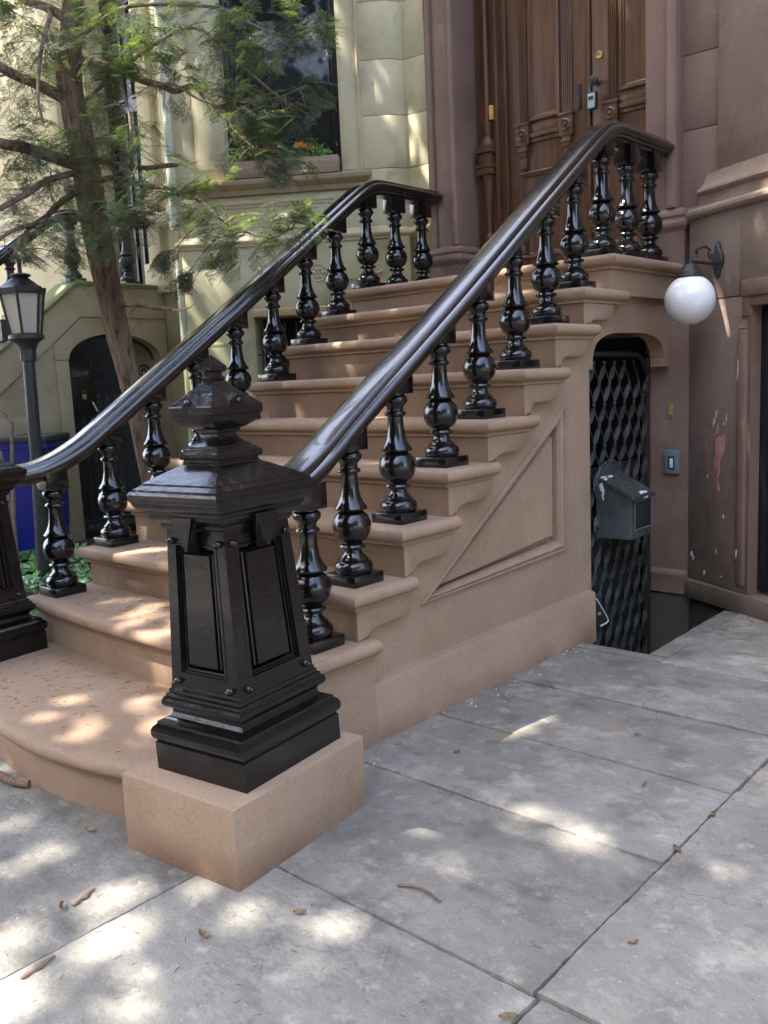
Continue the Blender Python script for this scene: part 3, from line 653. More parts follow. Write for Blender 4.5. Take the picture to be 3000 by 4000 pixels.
# --- double doors
YD=.218
fd=frame(0,3.1+YD,0)
jam=wall('door_frame',[(fd,-1.448,-1.200,-.10,-.012,1.80,4.4),(fd,-1.285,-1.262,-.02,.022,1.80,4.4),(fd,-1.222,-1.200,-.02,.012,1.80,4.4),(fd,-.66,-.62,-.10,-.03,1.8,4.4),(fd,-1.25,-.1,-.12,-.06,1.8,4.4)],'door',brown,bev=.003)
cx,cyy=-1.352,3.1+YD-.006
g=G(); rod=[(.040,1.84),(.040,1.93),(.050,1.94),(.056,1.96),(.050,1.985),(.040,1.995),(.038,2.06),(.030,2.075),(.036,2.085),(.030,2.10),(.014,2.12),(.020,2.2),(.030,2.36),(.036,2.44),(.040,2.47)]
g.lathe(rod,cx,cyy,20)
for (h,za,zb) in ((.052,2.47,2.51),(.058,2.51,2.53),(.044,2.53,2.60),(.060,2.60,2.62),(.056,2.62,2.65)): g.box(cx-h,cx+h,cyy-h,cyy+h,za,zb,bev=.004)
g.lathe([(.045,2.65),(.038,2.67),(.022,2.70),(.024,2.705),(.030,2.76),(.034,2.775),(.034,2.783),(.020,2.79),(.019,2.83),(.019,4.4)],cx,cyy,20)
obj('turned_column',g,'door',jam,sharp=35)
def leaf(s0,s1,strips,blocks_,name='door_leaf'):
    g=G(); fbox(g,fd,s0+.003,s1-.003,-.06,0,1.87,4.3,.003)
    lf=obj(name,g,'door',brown)
    z1=4.3
    for a,b in strips:                       # reeded strips
        g=G(); n=5; w_=(b-a)/n
        for i in range(n):
            c=a+w_*(i+.5); g.loft([[fd(c+w_*.46*math.cos(t),.004+.010*math.sin(t),z) for t in [PI*q/5 for q in range(6)]]+[fd(c-w_*.46,-.01,z),fd(c+w_*.46,-.01,z)] for z in (2.72,z1)])
        obj('reeded_strip',g,'door',lf,sharp=50)
    for a,b in blocks_:
        c=(a+b)/2
        g=G(); fbox(g,fd,a,b,-.01,.030,2.592,2.712,.004); fbox(g,fd,a-.006,b+.006,-.01,.036,2.704,2.722,.004)
        fbox(g,fd,a+.018,b-.018,-.01,.026,2.53,2.594,.004); fbox(g,fd,a+.012,b-.012,-.01,.034,2.556,2.572,.003); fbox(g,fd,a+.024,b-.024,-.01,.018,2.46,2.532,.004)
        g.loft([[fd(a+.024,-.005,2.462),fd(b-.024,-.005,2.462),fd(b-.024,.018,2.462),fd(a+.024,.018,2.462)],[fd(c-.002,-.005,2.430),fd(c+.002,-.005,2.43),fd(c+.002,.002,2.43),fd(c-.002,.002,2.43)]])
        def ff(x,y,z): return fd(c+x,.030+z,2.652+y)
        g.lathe([(.034,-.004),(.034,.006),(.028,.010),(.024,.004),(.020,.002),(.013,.003),(.011,.012),(.004,.016),(.0005,.016)],0,0,20,ff)
        obj('rosette_block',g,'door',lf,sharp=35)
    return lf
def mould(g,f,s0,s1,z0,z1,prof):
    g.sweep([(s0,z0),(s0,z1),(s1,z1),(s1,z0)],[(o,d) for o,d in prof],closed=True,f=lambda a,b,c:f(a,c,b))
PAN=[(0,.0),(0,.014),(.006,.018),(.014,.016),(.018,.010),(.026,.009),(.030,.003),(.040,-.001),(.042,-.014),(.056,-.014),(.070,-.009),(.0705,-.009)]
lf=leaf(-1.200,-.646,((-1.115,-1.055),(-.822,-.752)),((-1.132,-1.040),(-.832,-.742)))
g=G(); mould(g,fd,-1.045,-.835,2.722,4.2,PAN); g.face([fd(-.975,-.0091,2.79),fd(-.905,-.0091,2.79),fd(-.905,-.0091,4.1),fd(-.975,-.0091,4.1)]) ; obj('panel_moulding',g,'door',lf,sharp=30)
g=G(); fbox(g,fd,-1.04,-.832,-.01,.012,2.655,2.705,.004); fbox(g,fd,-1.04,-.832,-.01,.022,2.628,2.655,.005); fbox(g,fd,-1.04,-.832,-.01,.013,2.60,2.628,.006); obj('lock_rail',g,'door',lf)
g=G(); mould(g,fd,-1.12,-.735,1.93,2.44,PAN); g.face([fd(-1.05,-.0091,2.0),fd(-.805,-.0091,2.0),fd(-.805,-.0091,2.37),fd(-1.05,-.0091,2.37)]); obj('panel_moulding',g,'door',lf,sharp=30)
g=G(); fbox(g,fd,-.722,-.695,0,.004,2.72,2.86,.003); obj('keyhole_plate',g,'doorblack',lf)
rl=leaf(-.634,-.09,((-.527,-.472),(-.235,-.165)),((-.545,-.462),(-.25,-.16)))
g=G(); mould(g,fd,-.455,-.245,2.76,4.2,PAN); g.face([fd(-.385,-.0091,2.83),fd(-.315,-.0091,2.83),fd(-.315,-.0091,4.1),fd(-.385,-.0091,4.1)]); obj('panel_moulding',g,'door',rl,sharp=30)
g=G(); fbox(g,fd,-.455,-.255,-.01,.012,2.695,2.735,.004); fbox(g,fd,-.455,-.255,-.01,.022,2.665,2.695,.005); fbox(g,fd,-.455,-.255,-.01,.013,2.64,2.665,.006); obj('lock_rail',g,'door',rl)
g=G(); mould(g,fd,-.56,-.17,1.93,2.44,PAN); g.face([fd(-.49,-.0091,2.0),fd(-.24,-.0091,2.0),fd(-.24,-.0091,2.37),fd(-.49,-.0091,2.37)]); obj('panel_moulding',g,'door',rl,sharp=30)
def fk(c,zc,off): return lambda x,y,z: fd(c+x,off+z,zc+y)
g=G(); g.lathe([(.020,0),(.020,.006),(.009,.010),(.009,.035),(.020,.040),(.027,.050),(.027,.062),(.018,.070),(.001,.072)],0,0,20,fk(-.592,2.842,0)); obj('door_knob',g,'iron_dull',rl)
g=G(); g.lathe([(.022,0),(.022,.005),(.016,.009),(.012,.006),(.001,.006)],0,0,20,fk(-.583,2.985,0)); obj('lock_cylinder',g,'brass',rl)
g=G(); fbox(g,fd,-.655,-.638,-.04,.010,1.88,4.3,.004); obj('meeting_stile',g,'door',rl)
# key lock box on the knob
t=thing('key_lock_box','small grey and black key lock box hanging from the round door knob','lock box',fd(-.60,.05,2.70))
obj('box_body',fbox(G(),fd,-.628,-.575,.028,.062,2.69,2.785,.008),'rubber',t)
obj('front_plate',fbox(G(),fd,-.624,-.580,.060,.068,2.695,2.775,.004),nmat('brushed_grey_metal',srgb('#9aa6ab'),srgb('#b4bec2'),20,rough=.4),t)
obj('label_strip',fbox(G(),fd,-.618,-.586,.0675,.0692,2.738,2.758,.0),'rubber',t)
g=G(); g.tube([fd(-.618,.045,2.78),fd(-.618,.045,2.815),fd(-.601,.045,2.832),fd(-.584,.045,2.815),fd(-.584,.045,2.78)],.004,8,sm=5); obj('shackle',g,'grey',t)
# yellow tag and paper
t=obj('door_tag',fbox(G(),fd,-1.322,-1.300,-.012,.030,2.795,2.878,.003),nmat('yellow_card',srgb('#d9a845'),srgb('#e6bd62'),20,rough=.6)); tag(t,'narrow yellow tag fixed to the wooden door frame beside the turned column','tag')

# ------------------------------------------------------------------ things on the basement wall
f6=frame(0,3.06,0)
t=thing('door_buzzer','grey plastic doorbell box with a white push button on the brown basement wall','doorbell',f6(-.03,.02,.72))
obj('casing',fbox(G(),f6,-.072,.012,0,.026,.662,.792,.010),'grey',t); obj('casing_recess',fbox(G(),f6,-.048,-.012,.024,.0275,.688,.760,.0),'rubber',t)
obj('push_button',fbox(G(),f6,-.038,-.020,.026,.031,.698,.748,.002),'white',t)
t=thing('brass_plaque','small upright brass plaque screwed to the brown basement wall above the doorbell','plaque',f6(-.045,.01,1.0))
obj('plate',fbox(G(),f6,-.058,-.032,0,.010,.966,1.040,.003),'brass',t)
for zz in (.976,1.030):
    g=G(); g.lathe([(.004,0),(.004,.003),(.001,.003)],0,0,10,lambda x,y,z:f6(-.045+x,.010+z,zz+y)); obj('screw',g,'rubber',t)
# security gate under the landing (plane x=-.16)
gate=thing('security_gate','black steel lattice security gate under the stoop landing beside the mailbox','gate',(-.16,2.65,-.6))
g=G()
XG=-.16; ya,yb=2.17,3.045
g.tube([(XG,ya,-1.1),(XG,ya,1.18),(XG,ya+.04,1.27),(XG,ya+.13,1.306),(XG,yb-.20,1.306),(XG,yb-.09,1.28),(XG,yb-.03,1.20),(XG,yb-.02,1.1),(XG,yb-.02,-1.1)],.014,6,sm=4)
g.box(XG-.012,XG+.012,yb-.06,yb-.035,-1.1,1.16); obj('frame',g,'iron_dull',gate)
g=G(); pitch=.108; step=.103
import itertools
def ribbon(g,pts,w_,tk):
    # flat twisted bar seen edge-on/face-on alternately
    P,_=smooth([Vector(p) for p in pts],[0]*len(pts),3); rings=[]
    for i,p in enumerate(P):
        rings.append([p+Vector((dx,dy,0)) for dx,dy in ((-tk,-w_),(tk,-w_),(tk,w_),(-tk,w_))])
    g.loft(rings)
nb=0
for c in range(-1,9):
    y0=ya+.02+c*pitch
    for sgn in (1,-1):
        pts=[]; k=0; z=-1.1
        while z<1.30:
            yy=y0+(pitch*.5 if (k%2==(0 if sgn>0 else 1)) else 0)*1.0
            yy=min(max(yy,ya+.005),yb-.065)
            top=1.30 if yy<yb-.2 else 1.22
            if z<top: 
                xo=XG+(.012 if sgn>0 else -.012)
                pts.append((xo,yy,z)); 
            z+=step; k+=1
        for p_,q_ in zip(pts[:-1],pts[1:]):
            p_=Vector(p_); q_=Vector(q_); slash=(q_.y>p_.y)
            if abs(q_.y-p_.y)<.02: continue
            rg=[]
            for u,wd,tw_ in ((0,.005,0),(.14,.006,0),(.26,.0105,.9),(.5,.012,.9),(.74,.0105,.9),(.86,.006,0),(1,.005,0)):
                if not slash: wd=.0035; tw_=0
                y_=p_.y+(q_.y-p_.y)*(0 if u<.1 else 1 if u>.9 else (u-.1)/.8); c=Vector((p_.x,y_,p_.z+(q_.z-p_.z)*u)); n_=Vector((tw_*wd*.5,wd,-wd*.35))
                m_=Vector((.0022,0,0)); rg.append([c+n_+m_,c-n_+m_,c-n_-m_,c+n_-m_])
            g.loft(rg)
            bmesh.ops.create_icosphere(g.bm,subdivisions=1,radius=.008,matrix=Matrix.Translation(q_))
obj('lattice',g,nmat('worn_lattice_paint',lin(.03,.03,.028),lin(.09,.09,.082),9,rough=.45,rvar=.1,bumps=((60,.4,.003),)),gate,sharp=20)
g=G(); g.box(XG-.03,XG-.026,2.3,yb-.07,-1.1,.75); obj('back_plate',g,'iron_dull',gate)
g=G(); g.box(XG-.005,XG+.035,yb-.115,yb-.05,1.10,1.118,bev=.003); obj('latch',g,'iron_dull',gate)
g=G(); g.box(-.75,-.74,2.16,3.05,-1.2,1.4); g.box(-.74,-.185,3.044,3.052,-1.2,1.4); obj('unlit_void_sheet',g,'void',brown)  # black sheets stand in for the unlit space behind the gate
# mailbox
mb=thing('mailbox','battered dark grey steel mailbox with an arched back hung on the lattice gate','mailbox',(-.14,2.56,.40))
x0,x1,y0,y1=-.145,.028,2.445,2.672
g=G(); ch=.05
pl=[(x0,y0),(x1-ch*.75,y0),(x1,y0+ch*.25),(x1,y1-.01),(x1-.01,y1),(x0,y1)]
g.loft([[(x,y,z0) for x,y in pl] for z0 in (.405,)]+[[(x,y,.70-(x-x0)/(x1-x0)*.085) for x,y in pl]]); obj('body',g,'mail',mb,sharp=25)
g=G(); lp=[(x0,y0-.006),(x1+.012,y0-.006),(x1+.018,y0+.004),(x1+.018,y1+.006),(x0,y1+.006)]
g.loft([[(x,y,.703-(x-x0)/(x1-x0)*.085+dz) for x,y in lp] for dz in (-.010,.008)]); obj('lid',g,'mail',mb,sharp=25)
g=G(); bp=[(y0-.012,.40),(y0-.012,.70)]+[((y0+y1)/2-(y1-y0+.024)/2*math.cos(t),.70+.078*math.sin(t)) for t in [PI*i/12 for i in range(1,12)]]+[(y1+.012,.70),(y1+.012,.40)]
g.poly(bp,[],lambda u,v:(x0+.004,u,v),lambda u,v:(x0-.008,u,v)); g.tube([(x0+.002,u,v) for u,v in bp[1:-1]],.006,8); obj('back_plate',g,'mail',mb)
g=G(); g.box(x1-.002,x1+.004,y0+.035,y1-.015,.45,.585,bev=.002); obj('front_panel',g,'iron_dull',mb)
g=G()
for a,b,c,d in ((y0+.032,y1-.012,.446,.451),(y0+.032,y1-.012,.586,.591),(y0+.030,y0+.034,.446,.591),(y1-.014,y1-.010,.446,.591)): g.box(x1+.003,x1+.006,a,b,c,d)
obj('panel_trim',g,'grey',mb)
g=G()
def fl(u,o,v): return (x1-.0+o,u,v)
ftop=lambda s,o,z:(x0+z,s,.703-(z)/(x1-x0)*.085+.009+o)
for s,z,w_,h_,sd in ((y0+.03,.014,.02,.006,3),(y0+.09,.018,.028,.005,5),(y1-.10,.172,.03,.012,8),(y0+.02,.03,.018,.004,9)): g=G(); blob(g,ftop,s,z,w_,h_,0,sd,thick=.0012); obj('paint_drip',g,'white',mb)
g=G(); blob(g,lambda s,o,z:(s,y0-.0005-o,z),x0+.018,.655,.012,.028,0,11,thick=.001); blob(g,lambda s,o,z:(s,y0-.0005-o,z),x0+.022,.615,.005,.02,0,12,thick=.001); obj('paint_drip',g,'white',mb); g=G(); blob(g,lambda s,o,z:(x1+.019+o,s,z),y1-.10,.603,.02,.005,0,14,thick=.001)
obj('paint_drip',g,'white',mb)
# dark bag end by the gate
t=obj('bag',G().box(-.15,-.075,2.25,2.37,-.02,.15,lambda x,y,z:(x,y-(z-.06)*.55,z),.012),'rubber'); tag(t,'small dark bag with pale piping half hidden behind the end of the stoop wall','bag')
g=G(); g.tube([(-.075,2.28,.135),(-.075,2.35,.06),(-.075,2.40,-.005),(-.075,2.32,-.012)],.004,6,sm=3); obj('piping',g,'white',t)
g=G(); g.box(-.076,-.073,2.29,2.32,.045,.06,lambda x,y,z:(x,y-(z-.06)*.55,z)); obj('badge',g,'brass',t)

# ------------------------------------------------------------------ globe lamp
GC=Vector((.205,2.705,1.545)); wb=Vector(fy(.217,.0,1.75))
lamp=thing('wall_lamp','white opal globe lamp on a scrolled black bracket fixed to the brown bay','wall lamp',tuple(wb))
g=G(); bmesh.ops.create_uvsphere(g.bm,u_segments=40,v_segments=24,radius=.118,matrix=Matrix.Translation(GC)); obj('globe',g,'globe',lamp,sharp=80)
g=G(); g.lathe([(.055,.098),(.062,.104),(.062,.112),(.055,.118),(.052,.130),(.046,.134),(.040,.146),(.034,.150),(.026,.162),(.012,.168),(.010,.185),(.001,.186)],GC.x,GC.y,24,lambda x,y,z:(x,y,z+GC.z)); obj('gallery',g,'iron_dull',lamp,sharp=30)
out=(Vector((GC.x,GC.y,0))-Vector((wb.x,wb.y,0)));out.z=0; L_=out.length; out.normalize()
at=lambda d,z: Vector((wb.x,wb.y,0))+out*d+Vector((0,0,z))
g=G(); g.tube([at(0.01,1.725),at(.1,1.722),at(L_-.02,1.722),at(L_,1.71)],.008,8,sm=3)
def spiral(c,r0,r1,a0,a1,n=16,sgn=1): return [at(c[0]+(r0+(r1-r0)*i/n)*math.cos(a0+(a1-a0)*i/n),c[1]+(r0+(r1-r0)*i/n)*math.sin(a0+(a1-a0)*i/n)) for i in range(n+1)]
g.tube([at(L_-.02,1.735)]+spiral((L_-.05,1.752),.020,.006,-.2,4.8)[::-1][::-1],.0045,6)
g.tube(spiral((L_-.05,1.752),.020,.024,2.6,1.2,6)+[at(L_-.09,1.79),at(.12,1.80),at(.08,1.785)]+spiral((.075,1.762),.024,.006,1.6,-4.0),.005,6)
obj('scroll_arm',g,'iron_dull',lamp)
g=G(); fl_=frame(wb.x,wb.y,-28.5)
sh=[]; 
for i in range(28):
    t_=2*PI*i/28; k=.040+.006*math.cos(4*t_); sh.append((k*.9*math.sin(t_),math.cos(t_)*(.078+.012*math.cos(4*t_))))
g.loft([[fl_(a,0,1.742+b) for a,b in sh],[fl_(a,.010,1.742+b) for a,b in sh],[fl_(a*.8,.018,1.742+b*.86) for a,b in sh]]); obj('backplate',g,'iron_dull',lamp)
# ------------------------------------------------------------------ cream house (neighbour) with its bay
cream=thing('cream_house','cream limestone house with a tall dark window and a wooden flower box','house',(-2.6,3.0,0))
fc=frame(-1.881,3.12,35); SL=-1.535
HC=5.6
blk=[.0,1.70,2.155]
g=G()
fbox(g,fc,SL,-1.06,-.6,0,-.1,2.16,.004); fbox(g,fc,-.42,.02,-.6,0,-.1,2.16,.004); fbox(g,fc,-1.08,-.40,-.6,-.001,1.715,2.16,.002)
obj('wall',g,'cream',cream)
g=G(); fbox(g,fc,SL,-1.37,-.6,-.02,2.20,HC,.003); fbox(g,fc,SL,-.10,-.6,-.012,2.20,2.485,.003); fbox(g,fc,-1.38,.0,-.6,-.45,2.4,HC); obj('wall',g,'cream',cream)
# quoined strip between window surround and the party wall
g=G()
JZc=[2.2,2.6,2.93,3.27,3.62,3.98,4.4,4.8,5.6]
for a,b in zip(JZc[:-1],JZc[1:]): fbox(g,fc,-.275,-.085,-.4,-.014,a+.0015,b-.0015,.003)
f2=frame(*fc(-.085,-.014,0)[:2],62)
for a,b in zip(JZc[:-1],JZc[1:]): fbox(g,f2,-.002,.118,-.3,0,a+.0015,b-.0015,.003)
q0=f2(.118,0,0)
fx=frame(q0[0],q0[1],4)
for a,b in zip(JZc[:-1],JZc[1:]): fbox(g,fx,-.004,.165,-.25,-.001,a+.0015,b-.0015,.003)
obj('quoin_strip',g,'cream',cream)
g=G(); fbox(g,f2,-.01,.12,-.3,.001,-.1,2.2,.003); fbox(g,fx,-.004,.165,-.25,.001,-.1,2.2,.003); obj('wall',g,'cream',cream)
# pilasters round the window
g=G(); fbox(g,fc,-1.385,-1.185,-.35,.008,2.58,HC,.005); fbox(g,fc,-1.36,-1.205,-.2,.018,2.66,HC,.006); obj('window_jamb',g,'cream',cream)
g=G(); fbox(g,fc,-.405,-.262,-.35,.008,2.58,HC,.005); fbox(g,fc,-.39,-.30,-.2,.016,2.60,HC,.006); fbox(g,fc,-.282,-.266,-.2,.022,2.58,HC,.006); obj('window_jamb',g,'cream',cream)
win=wall('window',[(fc,-1.19,-1.150,-.22,-.10,2.56,HC),(fc,-.45,-.40,-.22,-.10,2.56,HC),(fc,-1.16,-1.128,-.20,-.13,2.56,HC),(fc,-.482,-.448,-.20,-.13,2.56,HC),(fc,-1.19,-.40,-.22,-.10,2.56,2.62),(fc,-1.19,-.40,-.22,-.12,4.9,5.0)],'doorblack',cream)
obj('pane',fbox(G(),fc,-1.13,-.475,-.19,-.18,2.6,4.9),'pane',win)
def fcs(s0,s1,prof,name,mat='cream',parent=cream):
    g=G(); g.loft([[fc(s0-e,o,z) for (o,z),e in zip(prof,[max(0,o) for o,z in prof])],[fc(s1+max(0,o),o,z) for o,z in prof]])
    return obj(name,g,mat,parent,sharp=30)
fcs(-1.39,-.27,[(-.3,2.485),(.012,2.487),(.018,2.505),(.020,2.52),(.045,2.53),(.065,2.545),(.070,2.560),(.070,2.575),(.050,2.582),(-.3,2.60)],'window_sill',nmat('sill_stone',srgb('#8f7d60'),srgb('#a8977a'),4,rough=.85,coord='pos',bumps=((120,.4,.004),)))
g=G(); mould(g,lambda s,o,z:fc(s,o-.006,z),-1.33,-.45,2.225,2.45,[(0,.0),(0,.012),(.008,.016),(.02,.014),(.026,.004),(.04,.003),(.05,-.012),(.0505,-.012)]); g.face([fc(-1.28,-.0182,2.275),fc(-.50,-.0182,2.275),fc(-.50,-.0182,2.40),fc(-1.28,-.0182,2.40)]); obj('apron_panel',g,'cream',cream,sharp=30)
fcs(SL-.0,-.095,[(-.3,2.15),(.004,2.152),(.014,2.158),(.014,2.170),(.026,2.176),(.034,2.190),(.030,2.205),(.016,2.212),(.012,2.225),(.0,2.236),(-.3,2.24)],'water_table')
g=G(); g.loft([[f2(s,o,z) for (o,z) in ((-.1,2.15),(.014,2.158),(.014,2.170),(.030,2.18),(.034,2.19),(.03,2.205),(.012,2.225),(-.1,2.236))] for s in (-.03,.13)]); g.loft([[fx(s,o,z) for (o,z) in ((-.1,2.15),(.014,2.158),(.014,2.170),(.030,2.18),(.034,2.19),(.03,2.205),(.012,2.225),(-.1,2.236))] for s in (-.03,.17)]); obj('water_table',g,'cream',cream,sharp=30)
fcs(-1.05,-.45,[(-.2,1.69),(.010,1.692),(.014,1.70),(.014,1.735),(.004,1.745),(-.2,1.75)],'window_lintel',nmat('tan_lintel',srgb('#b79f77'),srgb('#c6b08a'),5,rough=.85,coord='pos'))
g=G(); fbox(g,fc,-1.2,-.41,-.62,-.25,.3,1.70); obj('basement_window',g,'void',cream)
g=G()
for i in range(8):
    s=-1.03+i*.082; g.tube([fc(s,-.06,.6),fc(s,-.06,1.66)],.006,6); g.loft([[fc(s-.012,-.06,1.50),fc(s,-.05,1.50),fc(s+.012,-.06,1.50),fc(s,-.07,1.50)],[fc(s-.001,-.06,1.60),fc(s,-.059,1.60),fc(s+.001,-.06,1.60),fc(s,-.061,1.6)]])
for z in (1.2,1.44): g.tube([fc(-1.07,-.06,z),fc(-.41,-.06,z)],.006,6)
obj('window_grille',g,'iron_dull',cream)
# carved rosette and garland low on the wall
g=G()
for k in range(6):
    a=PI*k/3; g.lathe([(.016,0),(.013,.008),(.004,.011),(.0005,.011)],0,0,10,lambda x,y,z:fc(-.60+.028*math.cos(a)+x,z-.001,1.96+.028*math.sin(a)+y))
g.lathe([(.012,0),(.010,.012),(.001,.015)],0,0,10,lambda x,y,z:fc(-.60+x,z-.001,1.96+y)); g.tube([fc(-.60+.055*math.cos(2*PI*i/20),.002,1.96+.055*math.sin(2*PI*i/20)) for i in range(21)],.005,6)
for i in range(16):
    u=i/15; g.lathe([(.011,0),(.009,.009),(.001,.012)],0,0,8,lambda x,y,z:fc(-.55+.38*u+x,z-.001,1.965-.05*math.sin(PI*u)-.02*u+y))
obj('carved_garland',g,'cream',cream,sharp=60)
# lit corner pipe of the bay and plinth step
cp=Vector(fc(SL,0,0))
g=G(); g.tube([(cp.x-.04,cp.y-.005,2.3),(cp.x-.04,cp.y-.005,5.4)],.030,12); g.tube([(cp.x-.035,cp.y-.0,-.05),(cp.x-.035,cp.y-.0,2.1)],.026,12)
for z in (2.32,3.2,4.1): g.lathe([(.038,0),(.038,.03)],cp.x-.04,cp.y-.005,14,lambda x,y,zz:(x,y,z+zz))
obj('downspout',g,nmat('pale_pipe',srgb('#a9aa8f'),srgb('#c7c7b0'),8,rough=.6,coord='pos',zgrad=((2.,1.,srgb('#8a9a55'),.7),)),cream)
wall('wall',[(fc,SL,SL+.30,-.3,.03,-.1,1.50),(fc,SL+.02,SL+.33,-.3,.022,1.5,1.53)],'cream',cream)
# recessed front beside the neighbour's stoop
fn=frame(0,3.16,0)
g=G(); fbox(g,fn,-9,-5.55,-.4,0,-.1,HC+.6,.004); fbox(g,fn,-4.80,-2.9,-.4,0,-.1,HC+.6,.004); obj('wall',g,'cream',cream)
g=G(); fbox(g,fn,-4.80,-4.62,-.2,.05,2.05,HC+.6,.01); fbox(g,fn,-4.52,-4.36,-.2,.03,2.05,HC+.6,.01); fbox(g,fn,-5.75,-5.58,-.2,.05,2.05,HC+.6,.01); fbox(g,fn,-6.3,-6.1,-.2,.05,2.05,HC+.6,.01); fbox(g,fn,-4.84,-4.3,-.2,.08,2.05,2.32,.01); fbox(g,fn,-4.60,-4.34,-.2,.09,2.60,2.72,.012); obj('pilaster',g,'cream',cream)
dn=wall('front_door',[(fn,-5.58,-4.80,-.3,-.15,2.08,5.4)],'doorblack',cream)
g=G()
for s0,s1 in ((-5.52,-5.24),(-5.14,-4.86)):
    for z0,z1 in ((2.2,2.75),(2.9,3.7),(3.8,4.6)): mould(g,lambda s,o,z:fn(s,o-.15,z),s0,s1,z0,z1,[(0,0),(0,.02),(.02,.02),(.03,.0),(.05,-.002)])
obj('door_panel',g,'doorblack',dn,sharp=25)
# ------------------------------------------------------------------ neighbour's stoop
XN=-4.7
ns=thing('cream_stoop','mossy ochre stone stoop with an arched opening behind the tree trunk','stoop',(XN,2.5,.1))
sl_=[(2.326,2.13),(1.0,1.085)]
def zs(y): return 2.13-(2.326-y)*.79
arch2=[]
ac,aw=2.64,.435
for i in range(21):
    t_=PI*i/20; arch2.append((ac+aw*math.cos(t_),1.50+.215*math.sin(t_)))
outer=[(-.2,.0),(-.2,zs(-.2)-.0),(2.326,2.10),(3.155,2.10),(3.155,0),(ac+aw,0)]+arch2+[(ac-aw,0)]
outer=[(-.2,-.1),(-.2,max(.1,zs(-.2)-.03)),(2.326,2.10),(3.158,2.10),(3.158,-.1),(ac+aw,-.1)]+arch2+[(ac-aw,-.1)]
g=G(); g.poly(outer,[],lambda u,v:(XN,u,v),lambda u,v:(XN-.35,u,v)); obj('side_wall',g,'ochre',ns,sharp=30)
g=G()   # raised string course, voussoir block, pier and coursed ashlar
band=[(-.2,zs(-.2)-.36),(-.2,zs(-.2)-.035),(2.326,2.098),(3.15,2.098),(3.15,1.845),(2.335,1.845)]
g.poly(band,[],lambda u,v:(XN+.022,u,v),lambda u,v:(XN-.02,u,v))
vo=[(ac-aw-.12,1.50),(ac-aw,1.50)]+[p for p in arch2[::-1] if p[0]<ac+.01]+[(ac+.02,1.838),(2.34,1.838),(2.08,1.622),(ac-aw-.12,1.52)]
g.poly([(ac-aw-.12,1.505)]+[(p[0],max(p[1],1.505)) for p in arch2[::-1]]+[(3.15,1.505),(3.15,1.838),(2.34,1.838),(2.085,1.625)],[],lambda u,v:(XN+.014,u,v),lambda u,v:(XN-.02,u,v))
g.box(XN-.02,XN+.012,ac-aw-.115,ac-aw,-.1,1.50,bev=.006)
for r_,(za,zb) in enumerate(((.2,.55),(.56,.88),(.89,1.18),(1.19,1.45))):
    for (ya_,yb_) in ((.3,1.0),(1.01,1.6 if r_%2 else 1.45),(1.61 if r_%2 else 1.46,ac-aw-.12)):
        zt=min(zb,zs((ya_))-.38)
        if zt>za+.05: g.box(XN-.02,XN+.010,ya_,yb_,za,zt,bev=.006)
obj('ashlar_facing',g,'ochre',ns,sharp=30)
g=G(); cpth=[(-.2,zs(-.2)),(2.326,2.13),(3.15,2.13)]
g.loft([[ (XN+.04,y,z-.035),(XN+.045,y,z-.01),(XN+.03,y,z),(XN-.3,y,z+.002),(XN-.3,y,z-.035)] for y,z in cpth]); obj('coping',g,'moss',ns,label='bright green moss covered coping')
g=G(); g.box(XN-.62,XN-.6,2.0,3.3,-.1,1.9); g.box(XN-.6,XN,2.15,3.1,-.1,.1); obj('passage',g,'void',ns)
# its gate
ng=thing('arch_gate','black iron gate with scrolls and a plate marked 100 PP in the arch','gate',(XN-.12,ac,.1))
xg=XN-.10
g=G()
for i in range(13):
    y=ac-aw+.02+i*(2*aw-.04)/12; g.tube([(xg,y,.1),(xg,y,1.30)],.006,6)
for z in (.14,1.30,1.04): g.box(xg-.01,xg+.01,ac-aw,ac+aw,z,z+.025)
obj('bars',g,'iron_dull',ng)
g=G()
for s_ in (-1,1):
    for (cy_,cz,r_) in ((ac+s_*.15,1.47,.085),(ac+s_*.32,1.40,.06)):
        g.tube([(xg,cy_+s_*(r_-(r_-.01)*i/30)*math.cos(i*.33),cz+(r_-(r_-.01)*i/30)*math.sin(i*.33)) for i in range(31)],.008,6)
g.tube([(xg,ac+aw*.98*math.cos(PI*i/20),1.50+.20*math.sin(PI*i/20)) for i in range(21)],.012,6)
obj('scrollwork',g,'iron_dull',ng)
g=G()
for c in range(11):
    for sg in (1,-1):
        P=[]
        for k in range(14):
            y=ac-aw+.03+c*.08+(.04 if (k%2==(sg>0)) else 0); P.append((xg+.012,min(y,ac+aw-.02),.12+k*.085))
        g.tube(P,.005,4)
obj('lattice',g,'iron_dull',ng)
pl_=obj('lock_plate',G().box(xg+.012,xg+.024,2.215,2.46,1.045,1.44,bev=.003),'doorblack',ng)
cu=bpy.data.curves.new('plate_text','FONT'); cu.body='100 PP'; cu.size=.056; cu.extrude=.0008; to=bpy.data.objects.new('plate_text',cu); COL.objects.link(to); to.rotation_euler=(PI/2,0,PI/2); 
bpy.context.view_layer.update()
me=bpy.data.meshes.new_from_object(to); me.transform(Matrix.Translation((xg+.0255,2.262,1.372))@to.rotation_euler.to_matrix().to_4x4()); bpy.data.objects.remove(to)
me.materials.clear(); obj('plate_lettering',me,'grey',ng)
g=G(); g.box(xg+.026,xg+.033,2.44,2.455,1.08,1.16,lambda x,y,z:(x,y+(1.12-z)*.5,z)); t=obj('paper_tag',g,'white',None); tag(t,'narrow white paper tag stuck in the dark gate of the neighbouring arch','tag')
t=thing('padlock','small brass padlock hanging on the black plate of the neighbouring gate','padlock',(xg+.03,2.352,1.2))
